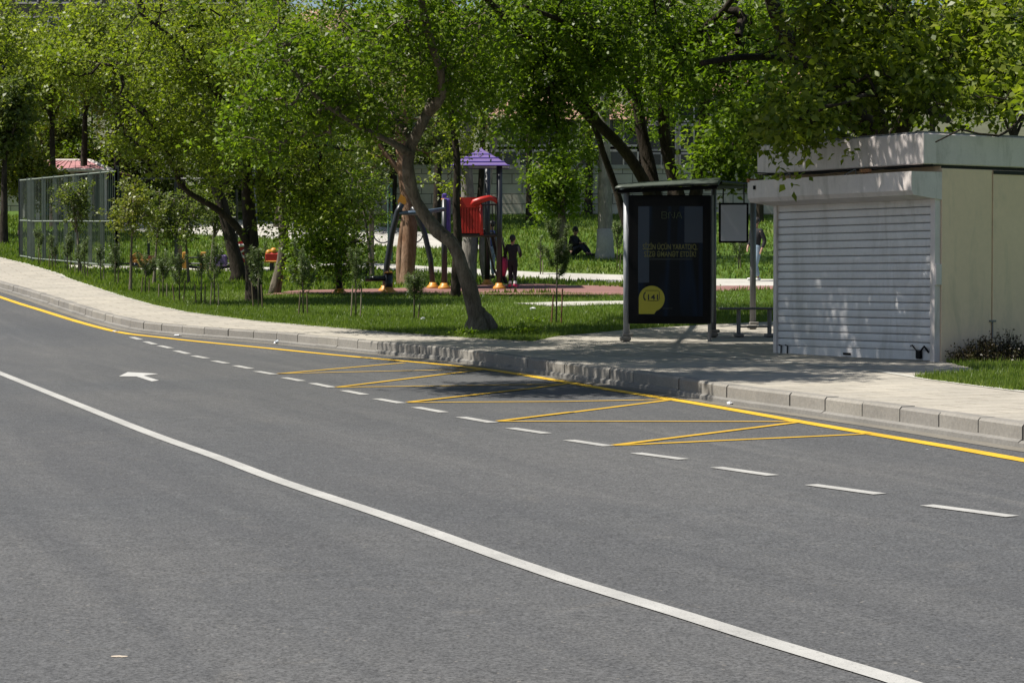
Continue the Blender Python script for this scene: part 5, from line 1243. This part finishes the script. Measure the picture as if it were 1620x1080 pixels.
wall_seg('retaining_wall', -400, 555, 338, 300, 93, 'low stone retaining wall behind the pavilion on the left', STN)
def house(name, px0, px1, pyt, Y, depth, label, mat, floors, cols, rf=None, base_py=330, rail=False):
    a = at(px0, base_py, Y); b = at(px1, base_py, Y); top = at(px0, pyt, Y).z; zb_ = G(Y)-1; W0 = b.x-a.x; c = Vector(((a.x+b.x)/2, Y+depth/2, zb_+1))
    ro = empty(name, c, label, 'building'); m = MB(); m.box((c.x, c.y, (zb_+top)/2), (W0, depth, top-zb_)); wl = part(m, 'wall', mat, ro)
    if rf:
        m = MB(); o_ = .5; z = top; e = [(c.x-W0/2-o_, Y-o_, z), (c.x+W0/2+o_, Y-o_, z), (c.x+W0/2+o_, Y+depth+o_, z), (c.x-W0/2-o_, Y+depth+o_, z), (c.x-W0/2+1.5, Y+depth/2, z+rf), (c.x+W0/2-1.5, Y+depth/2, z+rf)]
        m.add(e, [(0, 1, 5, 4), (1, 2, 5), (2, 3, 4, 5), (3, 0, 4), (3, 2, 1, 0)]); part(m, 'roof', TILE, ro)
    else:
        m = MB(); m.box((c.x, c.y, top+.2), (W0+.4, depth+.4, .4)); part(m, 'parapet', M_PATH, ro)
    fh = (top-zb_-3)/floors
    for f in range(floors):
        for k in range(cols):
            x = a.x+W0*(k+.5)/cols; z = zb_+3+fh*(f+.5); m = MB(); m.box((x, Y-.02, z), (1.25, .08, 1.45)); w_ = part(m, 'window', WIN, ro)
            m = MB()
            for (dx, dz, sx, sz) in ((0, .75, 1.4, .09), (0, -.75, 1.4, .11), (-.66, 0, .08, 1.5), (.66, 0, .08, 1.5), (0, 0, .06, 1.42)): m.box((x+dx, Y-.075, z+dz), (sx, .05, sz))
            part(m, 'frame', SW['white'], w_)
    return ro
house('apartment_block', -180, 420, -45, 140, 12, 'long brown grey apartment block on the hill at the left', BRN, 6, 12, base_py=330)
house('terraced_house', 430, 760, 60, 118, 9, 'grey house with a tiled roof above the left part of the wall', GRY, 4, 7, rf=2.0)
house('beige_house', 772, 1010, 190, 104, 9, 'beige house with a low tiled roof directly above the retaining wall', BEI, 2, 5, rf=1.6)
house('white_house', 1020, 1330, 150, 108, 9, 'pale house behind the shelter stems above the wall', BEI, 3, 6, rf=1.6)
house('hillside_block', 1340, 1900, 20, 130, 12, 'grey apartment block behind the kiosk roof', GRY, 5, 8)
# fence on the wall: light railings
def hill():
    vs = []; fs = []; nx = 40; ys = [96, 104, 112, 125, 145, 170, 200, 260]
    for j, y in enumerate(ys):
        for i in range(nx+1):
            x = -90+180*i/nx; h = [0, 1.5, 3.5, 7, 11, 15, 18, 18][j]*(1+.18*math.sin(x*.07)+.1*math.sin(x*.19+j)); vs.append((x, y, G(96)+h-.1))
    for j in range(len(ys)-1):
        for i in range(nx): q = j*(nx+1)+i; fs.append((q, q+1, q+nx+2, q+nx+1))
    return struct(MB().add(vs, fs), 'hills', plain('dry_hillside', (.075, .08, .045), .95, var=.35, scale=.5), True)
hill()

# ------------------------------------------------------------------ hedge mound beside the kiosk, grass, litter
def grass_field():
    rng = np.random.default_rng(9); P = []
    def region(n, y0, y1, x1f, cond=None):
        y = rng.uniform(y0, y1, n); u_ = rng.uniform(0, 1, n); ex_ = np.array([EX(v) for v in y]); x = ex_-.04+rng.random(n)**1.3*(x1f-ex_); return x, y
    xs = []; ysl = []
    for (n, y0, y1, x1) in ((60000, 36.5, 42, 6.0), (60000, 42, 48, 7.0), (50000, 48, 56, 8), (14000, 24, 29.5, 7.5), (30000, 24.5, 32, 9.5), (70000, 56, 90, 22), (30000, 56, 90, 5)):
        x, y = region(n, y0, y1, x1); xs.append(x); ysl.append(y)
    x = np.concatenate(xs); y = np.concatenate(ysl)
    # keep clear of the paved stand and playground surface
    def inside(poly, off):
        pts = [gp(a, b, off) for a, b in poly]; ins = np.zeros(len(x), bool); n = len(pts)
        for i in range(n):
            a, b = pts[i], pts[(i+1) % n]; c_ = ((a.y > y) != (b.y > y)) & (x < (b.x-a.x)*(y-a.y)/(b.y-a.y+1e-12)+a.x); ins ^= c_
        return ins
    keep = np.ones(len(x), bool)
    for k, poly in enumerate(PATCHES): keep &= ~inside(poly, PAV if k == 0 else LAWN)
    kk = np.array([[A.x-.1, A.y], [B.x+.03, B.y-.02]]); v = np.stack([x-B.x, y-B.y], 1); keep &= ~((v @ np.array(s_.xy) > -.03) & (v @ np.array(u.xy) < .03) & (v @ np.array(u.xy) > -Lf-.1) & (v @ np.array(s_.xy) < DEP+.2))
    x = x[keep]; y = y[keep]; n = len(x)
    zz = np.interp(y, KY, KZ)+LAWN
    k_ = np.array([lawn_add(a, b) for a, b in zip(x, y)]); zz += k_
    h = rng.uniform(.03, .085, n)*np.where(y < 34, 1.1, 1.0)*np.where(y > 56, 1.7, 1.0); tufts = rng.random(n) < .03; h[tufts] *= 1.7
    ang = rng.uniform(0, 6.28, n); wv = np.where(y > 56, .03, .0085); dx, dy = np.cos(ang)*wv, np.sin(ang)*wv; lx, ly = rng.normal(0, .025, n), rng.normal(0, .025, n)
    V = np.stack([np.stack([x-dx, y-dy, zz-.01], 1), np.stack([x+dx, y+dy, zz-.01], 1), np.stack([x+lx, y+ly, zz+h], 1)], 1).reshape(-1, 3)
    me = bpy.data.meshes.new('grass_blades'); me.vertices.add(3*n); me.vertices.foreach_set('co', V.astype(np.float32).ravel()); me.loops.add(3*n); me.loops.foreach_set('vertex_index', np.arange(3*n, dtype=np.int32))
    me.polygons.add(n); me.polygons.foreach_set('loop_start', np.arange(0, 3*n, 3, dtype=np.int32)); me.polygons.foreach_set('loop_total', np.full(n, 3, dtype=np.int32))
    a = me.attributes.new('tone', 'FLOAT', 'FACE'); a.data.foreach_set('value', np.clip(rng.normal(.45, .22, n), 0, 1).astype(np.float32))
    me.materials.append(m_leaf('grass_blade', (.062, .105, .014), (.125, .180, .026), (.22, .25, .06), .38)); me.update(calc_edges=True)
    o = bpy.data.objects.new('grass', me); C.objects.link(o); tag(o, 'short bright green lawn grass along the pavement and around the trunks', 'grass', kind='stuff')
grass_field()
# low dark shrub mound at the foot of the cream wall
mb0 = kp(Lf+.5, 1.3, zg-.05)
hb = empty('dry_hedge', mb0, 'low dark brown hedge mound against the cream kiosk wall', 'hedge')
rng = np.random.default_rng(77); tw = MB(); P = []; AX = []
for i in range(520):
    t = rng.uniform(0, 1); yy = .15+t*3.2; xx = rng.normal(.36, .20); base = kp(Lf+max(.04, xx), yy, 0); base.z = zg-.05
    hh = (.20+.14*math.sin(t*9)+.12*(t > .25))*math.exp(-((xx-.3)/.45)**2)*rng.uniform(.6, 1.2); tip = base+Vector((rng.normal(0, .08), rng.normal(0, .08), hh))
    tw.tube([base, tip], [.007, .003], 3, caps=False)
    k = 34; f = rng.uniform(.1, 1, (k, 1)); P.append(np.array(base)*(1-f)+np.array(tip)*f+rng.normal(size=(k, 3))*.03); AX.append(rng.normal(size=(k, 3)))
part(tw, 'twigs', M_BARKD, hb); P = np.concatenate(P); AX = np.concatenate(AX)
leaves_mesh('foliage', P, AX, rng.uniform(.02, .05, len(P)), rng.normal(.4, .2, len(P)), m_leaf('hedge_leaf', (.03, .022, .012), (.06, .045, .02), (.08, .09, .025), .15), hb, rng, .5)
# weed tufts at the trunk foot and pavement edge
for i, (px, py, k, sz, lab) in enumerate([(830, 532, 60, .14, 'weed tuft on the lawn edge right of the leaning trunk'), (735, 534, 50, .10, 'low weed at the pavement edge left of the leaning trunk'), (845, 512, 30, .10, 'small weed left of the tall pine sapling')]):
    b = gp(px, py, LAWN); rng = np.random.default_rng(i+90); n = k*6; P = np.array(b)+rng.normal(size=(n, 3))*np.array([sz, sz*.7, sz*.4])+np.array([0, 0, sz*.5]); AX = rng.normal(size=(n, 3))+np.array([0, 0, 1.0])
    ro = empty('weed', b, lab, 'weed', 'weeds in the lawn'); leaves_mesh('leaf_clump', P, AX, rng.uniform(.04, .09, n), rng.normal(.4, .2, n), L_MUL, ro, rng, .5)
# crumpled litter
LIT = plain('litter_white', (.62, .62, .62), .4, var=.1); LITB = plain('litter_plastic', (.45, .47, .5), .2, var=.2)
def litter(px, py, size, off, lab, mat=LIT, flat=.4, seed=0):
    b = gp(px, py, off); rr = random.Random(seed); m = MB(); s = size*b.y/F/2; m.ball(b+Vector((0, 0, s*flat)), (s, s*.6, s*flat), 10, 7)
    m.v = [(x+rr.uniform(-1, 1)*s*.28, y+rr.uniform(-1, 1)*s*.2, max(z+rr.uniform(-1, 1)*s*.28*flat*1.6, b.z+.002)) for x, y, z in m.v]
    o = m.build('litter', mat, None, False, loc=b); tag(o, lab, 'litter')
for i, a_ in enumerate([(1461, 679, 24, 0, 'crumpled clear plastic bag in the gutter at the right', LITB, .45), (1155, 640, 10, 0, 'small white crumpled paper at the kerb foot', LIT, .5), (281, 532, 11, 0, 'white paper scrap in the far gutter', LIT, .3),
        (183, 525, 10, 0, 'white scrap by the start of the dashed line', LIT, .2), (439, 544, 10, 0, 'clear plastic cup in the gutter of the bend', LITB, .6), (843, 490, 9, LAWN+.03, 'white paper on the grass left of the tall sapling', LIT, .4), (669, 506, 7, LAWN+.03, 'small white scrap beside the single staked sapling', LIT, .6),
        (98, 439, 6, LAWN+.03, 'white scrap on the grass strip at the far left', LIT, .3), (1467, 711, 5, 0, 'tiny white scrap on the asphalt below the yellow line', LIT, .2), (188, 1038, 26, 0, 'pale dried leaf lying on the near asphalt', plain('dry_leaf', (.45, .38, .30), .8), .05)]):
    litter(*a_[:3], a_[3], a_[4], a_[5], a_[6], seed=i)
